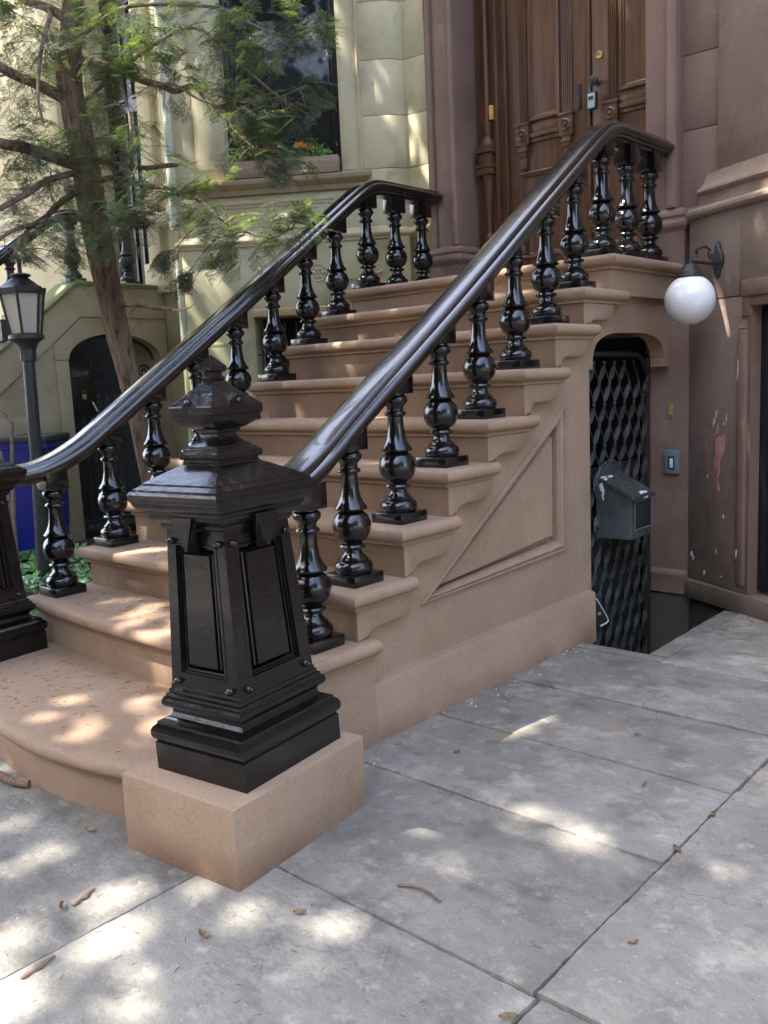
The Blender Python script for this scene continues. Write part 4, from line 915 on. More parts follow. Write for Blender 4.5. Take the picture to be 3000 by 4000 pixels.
g=G(); g.box(xg+.026,xg+.044,2.335,2.372,1.185,1.225,bev=.004); obj('lock_body',g,'brass',t)
g=G(); g.tube([(xg+.035,2.342,1.22),(xg+.035,2.342,1.245),(xg+.035,2.354,1.258),(xg+.035,2.366,1.245),(xg+.035,2.366,1.22)],.003,6,sm=4); obj('shackle',g,'grey',t)
# neighbour's railing
t=thing('neighbour_railing','blue black iron railing with ball balusters on top of the mossy neighbouring stoop','railing',(XN-.10,2.4,2.1))
X2=XN-.10
BM_N=baluster_mesh(.56); BM_N.materials.append(M['iron_dull'])
g=handrail([(X2,.2,1.05),(X2,1.0,1.67),(X2,1.6,2.15),(X2,2.1,2.53),(X2,2.28,2.64),(X2,2.5,2.66),(X2,3.1,2.66)]); obj('handrail',g,'iron',t,sharp=32)
for y in (2.38,2.89): obj('baluster',BM_N,None,t,local=True,loc=Vector((X2,y,2.12))-Vector(t.location))
for y in (1.85,1.45): obj('baluster',BM_N,None,t,local=True,loc=Vector((X2,y,zs(y)+.06))-Vector(t.location))
for y in (1.85,1.45,1.05): g=G(); g.box(X2-.09,X2+.09,y-.16,y+.12,zs(y)-.1,zs(y)+.06); obj('base_block',g,'iron_dull',t)

# ------------------------------------------------------------------ flower box
fbx=thing('window_box','wooden flower box on the cream window sill, planted with orange flowers','flower box',fc(-.8,.0,2.58))
g=G(); fbox(g,fc,-1.185,-.418,-.085,.070,2.583,2.688,.004); obj('box',g,'planter',fbx)
def leafcloud(n,fn_,size,rr,aspect=.5):
    V=[];Fc=[]
    for _ in range(n):
        p=Vector(fn_(rr)); d=Vector((rr.gauss(0,1),rr.gauss(0,1),rr.gauss(0,.8))).normalized(); e=d.cross(Vector((rr.gauss(0,1),rr.gauss(0,1),rr.gauss(0,1)))).normalized()
        s=size*rr.uniform(.6,1.3); k=len(V); n_=d.cross(e)
        V+= [p,p+d*s*.5+e*s*aspect*.6+n_*s*.1,p+d*s,p+d*s*.5-e*s*aspect*.6+n_*s*.1]; Fc.append((k,k+1,k+2)); Fc.append((k,k+2,k+3))
    return V,Fc
def plantpos(rr):
    c=rr.choice((-1.02,-.93,-.80,-.66,-.58)); return fc(c+rr.gauss(0,.045),rr.gauss(-.01,.03),2.70+abs(rr.gauss(0,.038)))
fl0=thing('potted_flowers','leafy green plants with small orange blossoms growing in the window box','plant',fc(-.8,0,2.69))
V,Fc=leafcloud(900,plantpos,.035,random.Random(3)); obj('leaves',raw('leaves',V,Fc),'ivy',fl0)
def petpos(rr):
    c,z=rr.choice(((-.69,2.765),(-.66,2.772),(-.63,2.765),(-.60,2.755),(-.93,2.75),(-.86,2.74),(-1.0,2.745))); return fc(c+rr.gauss(0,.010),rr.gauss(.02,.012),z+rr.gauss(0,.008))
V,Fc=leafcloud(420,petpos,.014,random.Random(4),.9); obj('blossoms',raw('blossoms',V,Fc),'petal',fl0)

# ------------------------------------------------------------------ lamp post with lantern
LPt=[(-3.02,.986,0.05),(-3.02,.986,.258),(-3.004,1.,.842),(-2.995,1.008,1.432)]
lp=thing('lamp_post','black garden lamp post with a six sided glass lantern by the mossy stoop','lamp post',(-3.02,.986,.0))
g=G(); g.tube(LPt,[.042,.041,.036,.034],18); g.tube([(-2.995,1.008,1.432),(-2.994,1.009,1.50)],.046,8); obj('post',g,'iron_dull',lp)
lx,ly=-2.993,1.009
g=G(); g.lathe([(.046,1.495),(.05,1.505),(.060,1.53),(.085,1.55),(.098,1.556),(.098,1.575),(.09,1.582)],lx,ly,18)
obj('lantern_base',g,'iron_dull',lp)
z0,z1=1.58,1.815; ra,rb_=.085,.122
hexp=lambda r,z,k,o=0.: (lx+r*math.cos(PI/3*k+o+.35),ly+r*math.sin(PI/3*k+o+.35),z)
g=G()
for k in range(6): g.tube([hexp(ra,z0,k),hexp(rb_,z1,k)],.0085,6)
g.tube([hexp(ra,z0,k) for k in range(7)],.009,6); g.tube([hexp(rb_,z1,k) for k in range(7)],.011,6)
for k in range(6): g.tube([hexp(rb_,z1,k),hexp(rb_+.006,z1+.03,k)],.012,6)
g.loft([[hexp(rb_+.008,z1,k) for k in range(6)],[hexp(rb_+.012,z1+.022,k) for k in range(6)],[hexp(.045,z1+.085,k) for k in range(6)],[hexp(.04,z1+.095,k) for k in range(6)]]); g.lathe([(.055,z1+.092),(.06,z1+.10),(.04,z1+.108),(.012,z1+.112),(.012,z1+.17),(.018,z1+.18),(.001,z1+.2)],lx,ly,14)
obj('lantern_frame',g,'iron_dull',lp)
g=G()
for k in range(6): g.loft([[hexp(ra-.004,z0,k),hexp(ra-.004,z0,k+1),hexp(ra-.007,z0,k+1),hexp(ra-.007,z0,k)],[hexp(rb_-.004,z1,k),hexp(rb_-.004,z1,k+1),hexp(rb_-.007,z1,k+1),hexp(rb_-.007,z1,k)]])
obj('lantern_panes',g,'lglass',lp,sm=False)
g=G(); g.lathe([(.018,1.59),(.02,1.63),(.033,1.66),(.038,1.70),(.032,1.735),(.02,1.755),(.001,1.765)],lx,ly,16); obj('bulb',g,'white',lp)
# ------------------------------------------------------------------ blue bin
bn=thing('recycling_bin','bright blue wheeled recycling bin with a dark lid behind the lamp post','bin',(-4.15,1.65,0))
rb=rotf(-4.2,1.60,40)
g=G(); g.loft([[rb(sx*.165*k_,sy*.20*k_,z) for sx,sy in ((-1,-1),(1,-1),(1,1),(-1,1))] for i,(k_,z) in enumerate(((.82,.1),(1.,.86),(1.06,.865),(1.06,.905)))]); bmesh.ops.bevel(g.bm,geom=[e for e in g.bm.edges if abs(e.verts[0].co.z-e.verts[1].co.z)>.3],offset=.03,segments=3,affect='EDGES'); obj('body',g,'blue',bn)
g=G(); g.box(-.185,.185,-.225,.225,.905,.955,rb,.015); obj('lid',g,'rubber',bn)
g=G()
for s_ in (-1,1): g.lathe([(.03,-.03),(.10,-.03),(.11,0),(.10,.03),(.03,.03)],0,0,20,lambda x,y,z:rb(s_*.2+z,-.20+x,.12+y))
obj('wheel',g,'rubber',bn)
# ------------------------------------------------------------------ garden bed and ivy
g=G(); 
nx=24
def hz(x,y): return .04+.05*noise.noise(Vector((x*2,y*2,0)))
gv=[[(-6+ix*4.2/24,.45+iy*2.7/16,hz(ix,iy)) for ix in range(25)] for iy in range(17)]
V=[p for r in gv for p in r]; Fc=[(j*25+i,j*25+i+1,(j+1)*25+i+1,(j+1)*25+i) for j in range(16) for i in range(24)]
obj('garden_soil',raw('garden_soil',V,Fc),'soil',kind='structure')
V=[];Fc=[]; rr=random.Random(11)
for _ in range(5200):
    x=rr.uniform(-5.2,-1.78); y=rr.uniform(.42,2.2)
    if y>1.6 and x<-3.6: continue
    if x>-2.9 and y>1.9: continue
    z=.07+.16*max(0,noise.noise(Vector((x*2.2,y*2.2,4)))+.35)*rr.uniform(.3,1.1); s=rr.uniform(.03,.065)
    n_=Vector((rr.gauss(.15,.45),rr.gauss(-.35,.45),1)).normalized(); d=n_.cross(Vector((rr.gauss(0,1),rr.gauss(0,1),0))).normalized(); e=n_.cross(d); p=Vector((x,y,z)); k=len(V)
    # five-lobed leaf
    pts=[(-.5,0),(-.62,.42),(-.1,.34),(.05,.62),(.28,.26),(.75,0),(.28,-.26),(.05,-.62),(-.1,-.34),(-.62,-.42)]
    V.append(p+n_*s*.12)
    for a,b in pts: V.append(p+d*a*s+e*b*s-n_*s*.1*abs(b))
    for i in range(10): Fc.append((k,k+1+i,k+1+(i+1)%10))
t=obj('ivy',raw('ivy',V,Fc),'ivy',kind='stuff'); tag(t,'bed of glossy green ivy leaves beside the steps','ivy')
g=G(); g.tube([(-3.139,.879,1.16),(-3.111,.903,1.11),(-3.098,.915,1.085),(-3.1,.914,1.021),(-3.131,.886,.519),(-3.14,.88,.05)],[.007,.009,.012,.012,.013,.015],8,sm=3); t=obj('shrub_stem',g,'twig'); tag(t,'bare pruned shrub stem in front of the blue bin at the left edge','shrub')

# ------------------------------------------------------------------ hemlock tree
tree=thing('hemlock_tree','hemlock tree with furrowed trunk and fine needle sprays left of the steps','tree',(-2.82,1.70,0))
TR=[(-2.80,1.72,-.05),(-2.833,1.691,.241),(-2.855,1.671,.602),(-2.905,1.627,1.19),(-2.961,1.576,1.648),(-3.015,1.528,2.259),(-3.043,1.503,2.743),(-3.072,1.477,3.059),(-3.053,1.494,3.265),(-3.012,1.531,3.669),(-3.0,1.55,4.6),(-3.03,1.5,6.2)]
TRr=[.085,.070,.060,.062,.074,.086,.076,.072,.062,.056,.040,.012]
P,Q=smooth([Vector(p) for p in TR],TRr,22); rings=[]
g=G()
for i,(p,r_) in enumerate(zip(P,Q)):
    rg=[]
    for k in range(84):
        a=2*PI*k/84; n_=-.16*abs(noise.noise(Vector((math.cos(a)*6.5,math.sin(a)*6.5,p.z*4.5))))-.10*abs(noise.noise(Vector((math.cos(a)*13,math.sin(a)*13,p.z*11+5))))+.05+noise.noise(Vector((math.cos(a)*3.2,math.sin(a)*3.2,p.z*2.2)))*.10+noise.noise(Vector((math.cos(a)*9,math.sin(a)*9,p.z*6)))*.07
        rg.append(p+Vector((math.cos(a),math.sin(a),0))*r_*(1+n_))
    rings.append(rg)
g.loft(rings); obj('trunk',g,'bark',tree,sharp=80)
BRN={"b1":[[-3.01,1.533,3.183],[-2.884,1.551,3.142],[-2.745,1.582,3.08],[-2.558,1.656,2.982],[-2.438,1.67,2.936],[-2.321,1.681,2.878],[-2.184,1.71,2.876],[-2.058,1.729,2.755],[-1.943,1.738,2.712],[-1.845,1.733,2.583],[-1.751,1.722,2.446]],"b2":[[-3.05,1.50,2.93],[-3.122,1.297,3.031],[-3.105,1.178,3.043],[-3.084,1.062,3.066],[-3.093,.92,3.143]],"b3":[[-3.04,1.50,2.58],[-3.104,1.246,2.642],[-3.03,1.111,2.633],[-2.973,.961,2.618],[-2.935,.793,2.63]],"b4":[[-3.049,1.497,3.391],[-3.187,1.474,3.5],[-3.346,1.432,3.576],[-3.453,1.436,3.63],[-3.619,1.388,3.739]],"b5":[[-3.0,1.52,2.62],[-2.821,1.602,2.57],[-2.639,1.664,2.525],[-2.511,1.678,2.513],[-2.38,1.695,2.498]],"b6":[[-2.96,1.57,1.76],[-2.779,1.606,1.749],[-2.64,1.663,1.722],[-2.527,1.697,1.701]],"b7":[[-3.04,1.50,2.56],[-3.035,1.308,2.492],[-2.951,1.182,2.434],[-2.893,1.032,2.339],[-2.856,.864,2.242]],"b8":[[-3.009,1.533,2.244],[-2.953,1.396,2.258],[-2.932,1.226,2.238],[-2.919,1.049,2.178],[-2.864,.91,2.124],[-2.831,.752,2.013]],"b9":[[-3.03,1.52,3.5],[-2.868,1.548,3.36],[-2.754,1.538,3.226],[-2.641,1.528,3.029],[-2.539,1.507,2.823],[-2.461,1.466,2.667],[-2.383,1.424,2.515]],"b10":[[-3.009,1.533,2.403],[-2.871,1.523,2.308],[-2.657,1.581,2.232],[-2.497,1.59,2.181]],"b11":[[-3.03,1.52,2.47],[-2.827,1.548,2.487],[-2.632,1.573,2.428],[-2.456,1.582,2.378],[-2.224,1.641,2.316],[-2.054,1.644,2.203],[-1.884,1.648,2.088],[-1.712,1.653,2.022],[-1.549,1.65,1.981],[-1.40,1.655,2.009]],"b12":[[-3.05,1.50,2.47],[-3.052,1.326,2.35],[-2.996,1.209,2.259],[-2.963,1.07,2.166],[-2.915,.945,2.014]],"b13":[[-3.187,1.474,3.5],[-3.071,1.343,3.285],[-3.01,1.263,3.117],[-2.938,1.194,2.887],[-2.834,1.153,2.732]],"b14":[[-2.446,1.636,2.93],[-2.283,1.648,2.896],[-2.11,1.669,2.789],[-1.938,1.689,2.702],[-1.819,1.661,2.569],[-1.662,1.668,2.437]],"b15":[[-3.057,1.49,3.265],[-2.692,1.617,3.397],[-2.332,1.738,3.348],[-2.026,1.812,3.254],[-1.769,1.841,3.096],[-1.518,1.865,2.988],[-1.35,1.861,2.96]],"b16":[[-3.04,1.505,2.927],[-2.62,1.667,3.14],[-2.247,1.788,3.216],[-1.943,1.846,2.958],[-1.7,1.849,2.759],[-1.497,1.817,2.637]],"b17":[[-3.04,1.505,2.927],[-3.287,1.418,3.099],[-3.48,1.378,3.191],[-3.727,1.291,3.207]],"b18":[[-2.184,1.71,2.876],[-1.835,1.737,2.722],[-1.59,1.778,2.696],[-1.403,1.766,2.695]]}
RAD={'b1':(.026,.006),'b2':(.034,.024),'b3':(.038,.026),'b4':(.030,.018),'b5':(.015,.013),'b6':(.016,.012),'b7':(.020,.016),'b8':(.020,.008),'b9':(.012,.005),'b10':(.012,.007),'b11':(.018,.003),'b12':(.022,.010),'b13':(.014,.007),'b14':(.010,.003),'b15':(.014,.003),'b16':(.012,.003),'b17':(.016,.006),'b18':(.007,.002)}
allpts=[]
for k_,pts in BRN.items():
    a,b=RAD[k_]; n_=len(pts); g=G(); rs=[a+(b-a)*i/(n_-1) for i in range(n_)]
    g.tube(pts,rs,10,sm=5); obj('branch',g,'bark' if a>.014 else 'twig',tree,sharp=80)
    pp_,_=smooth([Vector(p) for p in pts],rs,4); allpts+=pp_[3:]
g=G(); g.tube([(-2.535,1.694,1.702),(-2.475,1.721,1.694),(-2.423,1.746,1.709),(-2.384,1.759,1.731)],[.011,.007,.004,.001],6,sm=3); obj('broken_end',g,'peel',tree,label='splintered pale orange end of the broken branch')
CL=[[-3.232,1.333,3.378,.234],[-3.116,1.168,3.403,.141],[-3.166,1.258,2.986,.201],[-3.063,1.082,2.604,.166],[-3.006,1.267,2.518,.169],[-2.565,1.529,3.313,.194],[-2.352,1.586,3.196,.136],[-2.018,1.618,3.202,.183],[-1.798,1.68,3.11,.154],[-1.62,1.706,3.0,.125],[-1.457,1.718,3.022,.111],[-1.393,1.775,2.922,.061],[-1.263,1.825,2.941,.049],[-1.626,1.701,2.89,.113],[-1.918,1.707,3.025,.118],[-3.142,1.414,3.219,.146],[-2.729,1.516,3.06,.071],[-2.526,1.564,3.019,.111],[-2.7,1.542,2.895,.113],[-2.73,1.515,2.758,.141],[-2.445,1.502,2.621,.122],[-2.731,1.38,2.584,.166],[-2.821,1.298,2.413,.152],[-2.238,1.42,2.28,.118],[-2.044,1.459,2.252,.09],[-1.879,1.473,2.111,.1],[-1.738,1.533,2.003,.099],[-1.78,1.495,1.889,.062],[-1.555,1.563,1.992,.085],[-1.42,1.617,2.023,.072],[-1.631,1.696,2.419,.113],[-1.507,1.673,2.324,.074],[-1.434,1.739,2.387,.074],[-1.931,1.695,2.783,.091],[-1.637,1.691,2.657,.113],[-1.497,1.75,2.603,.099],[-1.68,1.652,2.513,.1],[-2.511,1.443,2.202,.122],[-2.705,1.403,2.098,.125],[-2.399,1.409,2.281,.107],[-3.037,1.104,2.169,.111],[-2.768,1.212,2.142,.122],[-2.987,1.015,2.331,.136],[-2.705,1.134,2.001,.067],[-2.763,.947,1.995,.052],[-2.051,1.453,1.823,.036],[-2.203,1.451,1.937,.037],[-1.888,1.465,2.273,.063],[-2.271,1.659,2.976,.109],[-3.125,1.294,2.726,.144],[-2.772,1.477,3.285,.141],[-1.322,1.638,2.044,.059],[-1.516,1.665,2.503,.086],[-1.353,1.812,2.67,.049]]
rr=random.Random(21); V=[];Fc=[]; tw=G()
def needle(p,d,n_,L_,w_):
    k=len(V); e=d.cross(n_).normalized()*w_
    V.extend([p-e*.5,p+d*L_*.5-e,p+d*L_,p+d*L_*.5+e,p+e*.5]); Fc.append((k,k+1,k+2,k+3,k+4))
def spray(p,d,L_,dens):
    n_=Vector((rr.gauss(0,.35),rr.gauss(0,.35),1)); n_=(n_-d*n_.dot(d)).normalized(); side=d.cross(n_).normalized()
    N_=int(L_/.017); pts=[]; q=p.copy(); dd=d.copy()
    for i in range(N_+1):
        pts.append(q.copy()); dd=(dd+Vector((0,0,-.035))+n_*rr.uniform(-.03,.03)).normalized(); q=q+dd*.017
        if i%2==0 or True:
            s_=1 if i%2 else -1; l2=(.075*(1-i/(N_+1))+.02)*rr.uniform(.6,1.1); d2=(dd*.75+side*s_*.8).normalized(); m=int(l2/.0062)
            for j in range(m):
                pp_=q+d2*(.0062*j)-Vector((0,0,1))*(.0006*j*j*.12)
                for s3 in (1,-1):
                    if rr.random()<dens: needle(pp_,(d2*.55+d2.cross(n_)*s3).normalized()+n_*.15,n_,rr.uniform(.010,.016),.0021)
    tw.tube([pts[0],pts[len(pts)//2],pts[-1]],[.0016,.0012,.0006],3,caps=False)
for (cx_,cy_,cz_,r_) in CL:
    c=Vector((cx_,cy_,cz_)); near=min(allpts,key=lambda q:(q-c).length)
    mid=(near+c)/2+Vector((0,0,.02)); tw.tube([near,mid,c],[.004,.003,.0015],5,sm=3)
    for _ in range(int(12+r_*(105 if (cx_>-2.1 and cz_>2.2) else 180))):
        p=c+Vector((rr.gauss(0,1),rr.gauss(0,1),rr.gauss(0,1)))*r_*.62
        d=(p-near); d.z*=.4; 
        if d.length<.02: d=Vector((rr.gauss(0,1),rr.gauss(0,1),0))
        d=(d.normalized()+Vector((rr.gauss(0,.55),rr.gauss(0,.55),rr.uniform(-.75,.15)))).normalized()
        spray(p-d*.05,d,rr.uniform(.06,.15),.92)
# bare fine twigs
for _ in range(150):
    p=rr.choice(allpts); d=Vector((rr.gauss(.3,.8),rr.gauss(-.1,.8),rr.uniform(-1,.5))).normalized(); pts=[p]
    for i in range(4): d=(d+Vector((rr.gauss(0,.3),rr.gauss(0,.3),rr.gauss(-.1,.2)))).normalized(); pts.append(pts[-1]+d*rr.uniform(.03,.08))
    tw.tube(pts,[.0026,.002,.0016,.0012,.0006],4,sm=2,caps=False)
    for i in range(1,4):
        q=pts[i]; e=(d+Vector((rr.gauss(0,.8),rr.gauss(0,.8),rr.gauss(-.2,.6)))).normalized(); tw.tube([q,q+e*.03,q+e*.06+Vector((0,0,-.01))],[.0014,.001,.0005],3,caps=False)
obj('twigs',tw,'twig',tree); obj('foliage',raw('foliage',V,Fc),'needle',tree)

# ------------------------------------------------------------------ litter
NL=0
V=[];Fc=[]; rr=random.Random(5)
def dryneedle(x,y,z):
    a=rr.uniform(0,PI); L_=rr.uniform(.005,.010); k=len(V); c,s=math.cos(a)*L_,math.sin(a)*L_; w_=.0009
    V.extend([(x-c-s*.1,y-s,z),(x+c,y+s,z),(x+c-s*.18,y+s+c*.18,z+.0012),(x-c-s*.18,y-s+c*.18,z+.0012)]); Fc.append((k,k+1,k+2,k+3))
for _ in range(170): 
    x=rr.gauss(-1.0,.3); y=rr.uniform(-.25,.2)
    if -1.6<x<-.2 and y>-.265+.34*(x+.66)**2: dryneedle(x,y,ZK[1]+.0012)
for _ in range(160): dryneedle(rr.uniform(-1.45,-.6),rr.uniform(.27,.5),ZK[2]+.0012)
for _ in range(120): dryneedle(rr.uniform(-1.5,-.5),rr.uniform(.57,.74),ZK[3]+.0012)
for _ in range(220): dryneedle(rr.uniform(-1.2,1.2),rr.uniform(-1.1,-.3),.003)
t=obj('needle_litter',raw('needle_litter',V,Fc),'needle_dry',kind='stuff'); tag(t,'scattered dry needles on the lower steps','litter')
V=[];Fc=[]; g=G()
for _ in range(70):
    y=rr.uniform(.3,2.0); x=.012+abs(rr.gauss(0,.035))+(.05 if y<.5 else 0); r_=rr.uniform(.0012,.004)
    if y<.26: x+=.3
    pts=[(x+r_*math.cos(a)*rr.uniform(.6,1.4),y+r_*math.sin(a)*rr.uniform(.6,1.4)) for a in [2*PI*i/7 for i in range(7)]]
    g.loft([[(a,b,-.002) for a,b in pts],[(a,b,.0035) for a,b in pts]])
for _ in range(0):
    u=rr.random(); x=.345+u*.0-.07*u+rr.uniform(.004,.03); y=-.20+u*.42; r_=rr.uniform(.004,.014)
    pts=[(x+r_*.6*math.cos(a)*rr.uniform(.6,1.4),y+r_*math.sin(a)*rr.uniform(.6,1.4)) for a in [2*PI*i/9 for i in range(9)]]
    g.loft([[(a,b,-.002) for a,b in pts],[(a,b,.0025) for a,b in pts]])
t=obj('paint_flecks',g,'chip',kind='stuff'); tag(t,'white mortar flecks along the foot of the stoop wall','litter')
def barkchip(x,y,a,L_,label,w_=.009):
    g=G(); c,s=math.cos(a),math.sin(a); rg=[]
    for i in range(7):
        u=i/6-.5; ww=w_*(1-abs(u)*1.1)*(1+.4*math.sin(i*2.3)); q=[]
        for j in range(6):
            b=PI*j/5; lx_=u*L_; ly_=ww*math.cos(b); q.append((x+lx_*c-ly_*s,y+lx_*s+ly_*c,.002+ww*.7*math.sin(b)))
        rg.append(q)
    g.loft(rg); t=obj('bark_chip',g,'twig'); tag(t,label,'bark chip',group='bark chips fallen on the pavement'); return t
barkchip(.03,-.53,1.9,.075,'olive bark chip on the pavement left of the brownstone block corner',.011)
barkchip(.20,-.735,1.75,.085,'longer bark chip by the joint near the bottom left corner',.010)
g=G(); g.tube([(.40,-.13,.006),(.44,-.155,.009)],.003,5)
g.bm.free(); g=G(); g.tube([(.62,-.02,.004),(.66,.00,.006),(.70,.0,.006),(.745,-.01,.004)],.0035,6,sm=3)
t=obj('fallen_twig',g,'twig'); tag(t,'thin curved twig on the slab in front of the bright sun patch','twig')
g=G(); g.tube([(-.96,-.42,.012),(-.86,-.345,.014),(-.73,-.335,.012),(-.68,-.31,.012)],[.009,.012,.013,.013],10,sm=4); t=obj('fallen_branch',g,'bark'); tag(t,'short cut branch piece at the left edge before the curved step','branch')
LL=[(.032,-.585,'small brown leaf below the olive bark chip'),(-.256,-.343,'pale tan leaf left of the brownstone block'),(.401,-.442,'yellowish leaf in the bright dapples below the block'),(.511,-.246,'tiny red brown leaf right of the block corner'),(.681,1.16,'brown leaf on the slab beside the long stair wall'),(1.091,.769,'brown leaf lying in the long joint, farther one'),(1.088,.539,'curled tan leaf lying in the middle of the long joint'),(1.171,.124,'dark leaf right of the long joint'),(1.087,-.233,'small leaf at the crossing of the joints'),(.266,.695,'dark leaf scrap near the foot of the stair wall'),(.86,.83,'thin brown leaf near the joint between the far slabs'),(1.45,1.75,'dark leaf on the far slab before the bay')]
for i,(x,y,lb) in enumerate(LL):
    r3=random.Random(i); a=r3.uniform(0,PI); c,s=math.cos(a),math.sin(a); L_=r3.uniform(.012,.02); w_=L_*.45; V=[];Fc=[]
    for u in range(5):
        uu=-1+u*.5; ww=w_*(1-uu*uu*.92)
        for v_ in (-1,0,1): V.append((x+uu*L_*c-v_*ww*s,y+uu*L_*s+v_*ww*c,.004+.35*L_*abs(v_)*(.5+.5*r3.random())+.1*L_*uu*uu))
    for u in range(4):
        for v_ in range(2): k=u*3+v_; Fc.append((k,k+1,k+4,k+3))
    t=obj('fallen_leaf',raw('fallen_leaf',V,Fc),'dryleaf'); tag(t,lb,'leaf',group='dead leaves on the pavement')

# ------------------------------------------------------------------ the street tree whose crown shades everything
st=thing('street_tree','tall leafy street tree at the kerb behind the camera','tree',(.6,-3.6,0))
g=G(); g.tube([(.6,-3.6,-.05),(.5,-3.7,3),(.1,-4.1,5.2),(-.7,-4.7,7.0),(-1.9,-5.0,8.8)],[.24,.2,.16,.12,.05],14,sm=4); obj('trunk',g,'bark',st)
g=G()
for e in ((-8,-4,9.2),(-4,.6,9.4),(-.5,-.5,9.2),(-.2,-5.8,8.6),(-8.5,-1,9.3)): g.tube([(-.45,-4.5,6.4),((e[0]-.5)/2,(e[1]-4.9)/2,7.8),e],[.06,.035,.012],8,sm=3)
obj('limbs',g,'bark',st)
NLV=66000
nr=np.random.default_rng(4)
px=nr.uniform(-11.,1.4,NLV); py=nr.uniform(-6.4,1.4,NLV); pz=nr.uniform(7.,8.9,NLV)
S=np.array(SUN)
# gaps in the crown: (x,y,z of the lit place, radius)
SP=[(.74,.335,0,.12),(.74,.34,0,.10),(.74,.34,0,.09),(.477,.272,0,.035),(.457,-.569,0,.10),(.268,-.698,0,.07),(.10,-.62,0,.08),(.15,-.42,0,.05),(.40,-.36,0,.04),(.2,-.85,0,.10),(.62,-.3,0,.035),(.80,-.80,0,.06),(-.2,-.55,0,.05),(-.5,-.55,0,.07),(-.8,-.40,0,.08),(-1.0,-.36,0,.06),(1.42,.6,0,.06),(.35,-.52,0,.05),
(-.55,-.02,.18,.10),(-.40,.06,.18,.07),(-.70,.06,.18,.06),(-.5,-.13,.18,.05),(-.75,-.1,.18,.05),(-.35,-.05,.18,.05),(-.85,.32,.372,.11),(-.68,.28,.372,.08),(-.6,.42,.372,.07),(-1.35,.62,.543,.06),(-1.15,.64,.543,.05),(-1.3,.35,.372,.04),(-.95,.42,.372,.05),
(-.115,2.46,1.98,.10),(-.115,2.66,1.95,.10),(-.10,2.38,1.76,.10),(-.35,2.36,1.75,.06),(-.6,2.34,1.75,.06),(-1.1,2.09,1.59,.06),(-1.45,2.09,1.59,.06),(-1.5,1.83,1.43,.06),(-1.3,1.83,1.43,.05),(-.8,1.5,1.1,.03),
(-1.62,.80,1.24,.05),(-1.62,.6,1.10,.06),(-1.62,1.3,1.56,.04),(-1.62,2.4,2.35,.06),(-.115,.5,1.02,.06),(-.115,2.5,2.39,.05),
(-3.17,2.24,2.6,.09),(-3.17,2.24,3.0,.09),(-3.17,2.24,3.4,.09),(-3.17,2.24,1.7,.09),(-3.17,2.24,1.3,.08),(-3.17,2.24,2.2,.08),(-2.0,2.95,3.0,.07),(.62,2.8,1.95,.12),(.7,2.75,1.8,.10),(-2.95,2.0,.5,.08),
(-2.565,1.529,3.313,.2),(-2.45,1.55,3.05,.16),(-2.7,1.54,2.85,.12),(-1.35,1.79,2.93,.12),(-2.35,1.59,3.2,.12),(-2.0,1.5,2.28,.10),(-1.74,1.5,1.95,.09),(-1.42,1.6,2.05,.08),(-2.4,1.45,2.6,.12),(-1.9,1.7,2.85,.09),(-2.9,1.3,3.0,.08),(-3.3,.9,.2,.12),(-2.6,.9,.2,.08),(-4.7,2.3,2.1,.12),(-1.7,1.7,3.0,.08),(-3.3,1.2,3.3,.1)]
keep=np.ones(NLV,bool); Lc=np.stack([px,py,pz],1)
thin=nr.uniform(0,1,NLV)<.12
for (x,y,z,r_) in SP:
    for q_ in range(4):
        o_=nr.normal(0,1,3)*r_*.62; o_[2]*=.3; rs_=r_*nr.uniform(.18,.62) if q_ else r_*.55
        d=Lc-(np.array((x,y,z))+(o_ if q_ else 0)); t_=d@S; perp=np.linalg.norm(d-np.outer(t_,S),axis=1)
        wob=nr.normal(0,.016,NLV); keep&=(perp>(rs_*.9+.105+wob))|thin
# random looser places
for _ in range(60):
    c=np.array((nr.uniform(-11,1),nr.uniform(-7,1.5),9.)); d=Lc-c; t_=d@S; perp=np.linalg.norm(d-np.outer(t_,S),axis=1)
    tgt=c-S*(c[2]/S[2])
    if -4.5<tgt[0]<2.4 and -1.5<tgt[1]<7: continue
    keep&=(perp>nr.uniform(.08,.24))|thin
Lc=Lc[keep]; n=len(Lc)
d=nr.normal(size=(n,3)); d[:,2]*=.45; d/=np.linalg.norm(d,axis=1)[:,None]; e=np.cross(d,nr.normal(size=(n,3))*np.array((.5,.5,1.4))); e/=np.linalg.norm(e,axis=1)[:,None]
s=nr.uniform(.075,.13,n)[:,None]
V=np.concatenate([Lc-d*s,Lc+e*s*.62,Lc+d*s,Lc-e*s*.62],1).reshape(-1,3)
obj('crown',raw('crown',V.tolist(),[(i*4,i*4+1,i*4+2,i*4+3) for i in range(n)]),'canopy',st)
# unseen tree added on the opposite kerb to block sky light from the front
st2=thing('street_tree','broad dense unseen street tree added on the far side of the street','tree',(-3,-14.5,0))
g=G(); g.tube([(-3,-14.5,-.05),(-3.1,-14.4,3),(-3,-14,6.5)],[.26,.2,.08],12,sm=4); obj('trunk',g,'bark',st2)
n=15000; Lc=np.stack([nr.uniform(-13,4.5,n),nr.uniform(-15,-9.5,n),nr.uniform(2.6,11.,n)],1)
d=nr.normal(size=(n,3)); d/=np.linalg.norm(d,axis=1)[:,None]; e=np.cross(d,nr.normal(size=(n,3))); e/=np.linalg.norm(e,axis=1)[:,None]; s=nr.uniform(.10,.18,n)[:,None]
V=np.concatenate([Lc-d*s,Lc+e*s*.62,Lc+d*s,Lc-e*s*.62],1).reshape(-1,3)
obj('crown',raw('crown',V.tolist(),[(i*4,i*4+1,i*4+2,i*4+3) for i in range(n)]),'canopy',st2)
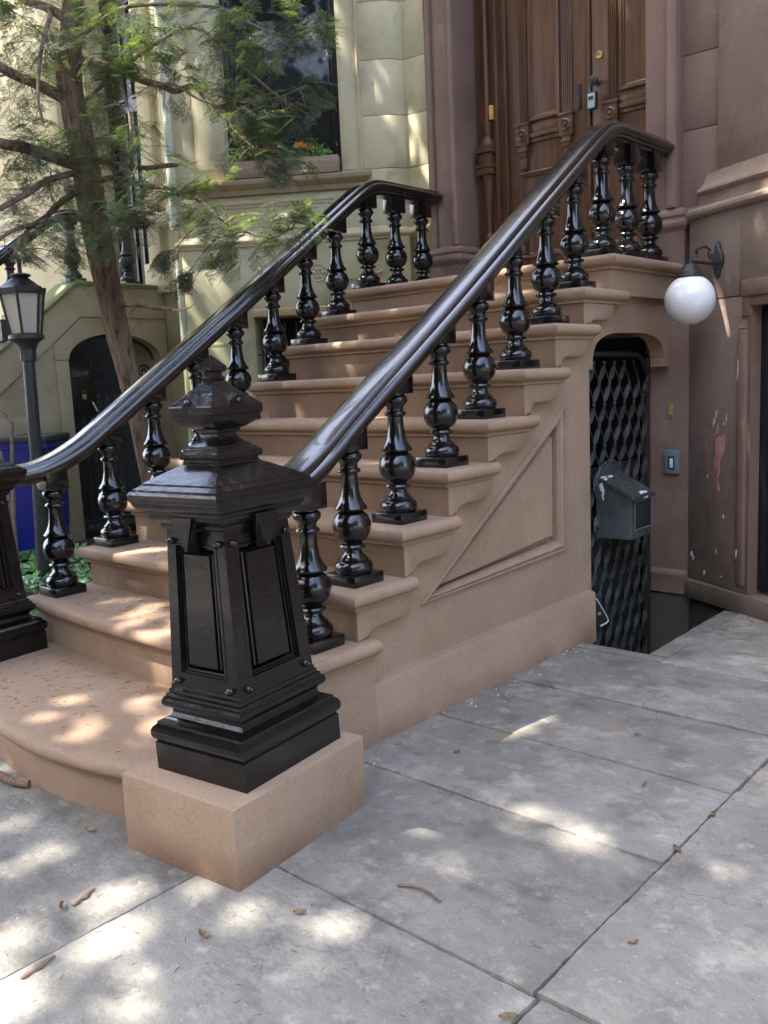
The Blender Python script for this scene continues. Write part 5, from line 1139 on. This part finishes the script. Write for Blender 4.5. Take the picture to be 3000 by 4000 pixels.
st3=thing('street_tree','slender unseen street tree added farther along the kerb on the right','tree',(11,-3.8,0))  # out of view, added to darken reflections from the right
g=G(); g.tube([(11,-3.8,-.05),(11.1,-3.8,3),(11,-3.9,6.5)],[.2,.16,.06],12,sm=4); obj('trunk',g,'bark',st3)
n=12000; Lc=np.stack([nr.uniform(8.,14,n),nr.uniform(-9,-.5,n),nr.uniform(1.9,8.,n)],1)
d=nr.normal(size=(n,3)); d/=np.linalg.norm(d,axis=1)[:,None]; e=np.cross(d,nr.normal(size=(n,3))); e/=np.linalg.norm(e,axis=1)[:,None]; s=nr.uniform(.10,.16,n)[:,None]
V=np.concatenate([Lc-d*s,Lc+e*s*.62,Lc+d*s,Lc-e*s*.62],1).reshape(-1,3)
obj('crown',raw('crown',V.tolist(),[(i*4,i*4+1,i*4+2,i*4+3) for i in range(n)]),'canopy',st3)
for x0,x1,lb in ((2.2,12,'plain brown row house joined to the right of the brown house'),(-22,-9.2,'plain row house beyond the mossy stoop on the left')):
    t=thing('row_house',lb,'house',((x0+x1)/2,4,0)); g=G(); g.box(x0,x1,3.3,8,-.2,5.8); obj('wall',g,'brown' if x0>0 else 'cream',t)
    for zz in (.9,3.4):
        for xx in (.2,.5,.8):
            g=G(); c=x0+(x1-x0)*xx; g.box(c-.5,c+.5,3.25,3.298,zz,zz+1.9); obj('window',g,'pane',t)
# houses over the street (seen only as reflections)
for i,(x,c_) in enumerate(((-22,'#7a5a48'),(-11,'#8a4f3e'),(0,'#75604c'),(11,'#8a6a52'),(22,'#6d5548'))):
    t=thing('row_house','plain row house across the street, %s one of the row'%('westmost second middle fourth eastmost'.split()[i]),'house',(x,-20,0))
    mt=nmat('far_masonry',srgb(c_),srgb(c_),3,rough=.9,bumps=()); g=G(); g.box(x-5.45,x+5.45,-24,-20,-.3,11.); obj('wall',g,mt,t)
    g=G(); g.box(x-5.45,x+5.45,-20.0,-19.4,10.6,11.1); obj('cornice',g,'iron_dull',t)
    for zz in (2.2,5.2,8.2):
        for xx in (-3.5,0,3.5):
            g=G(); g.box(x+xx-.55,x+xx+.55,-19.98,-19.93,zz,zz+1.9); obj('window',g,'pane',t)
for o in bpy.data.objects:
    if '_w' in o: del o['_w']
scene.render.resolution_x=768; scene.render.resolution_y=1024
scene.cycles.use_denoising=True
scene.cycles.max_bounces=6; scene.cycles.diffuse_bounces=3; scene.cycles.glossy_bounces=3; scene.cycles.transparent_max_bounces=6
scene.cycles.sample_clamp_indirect=1.
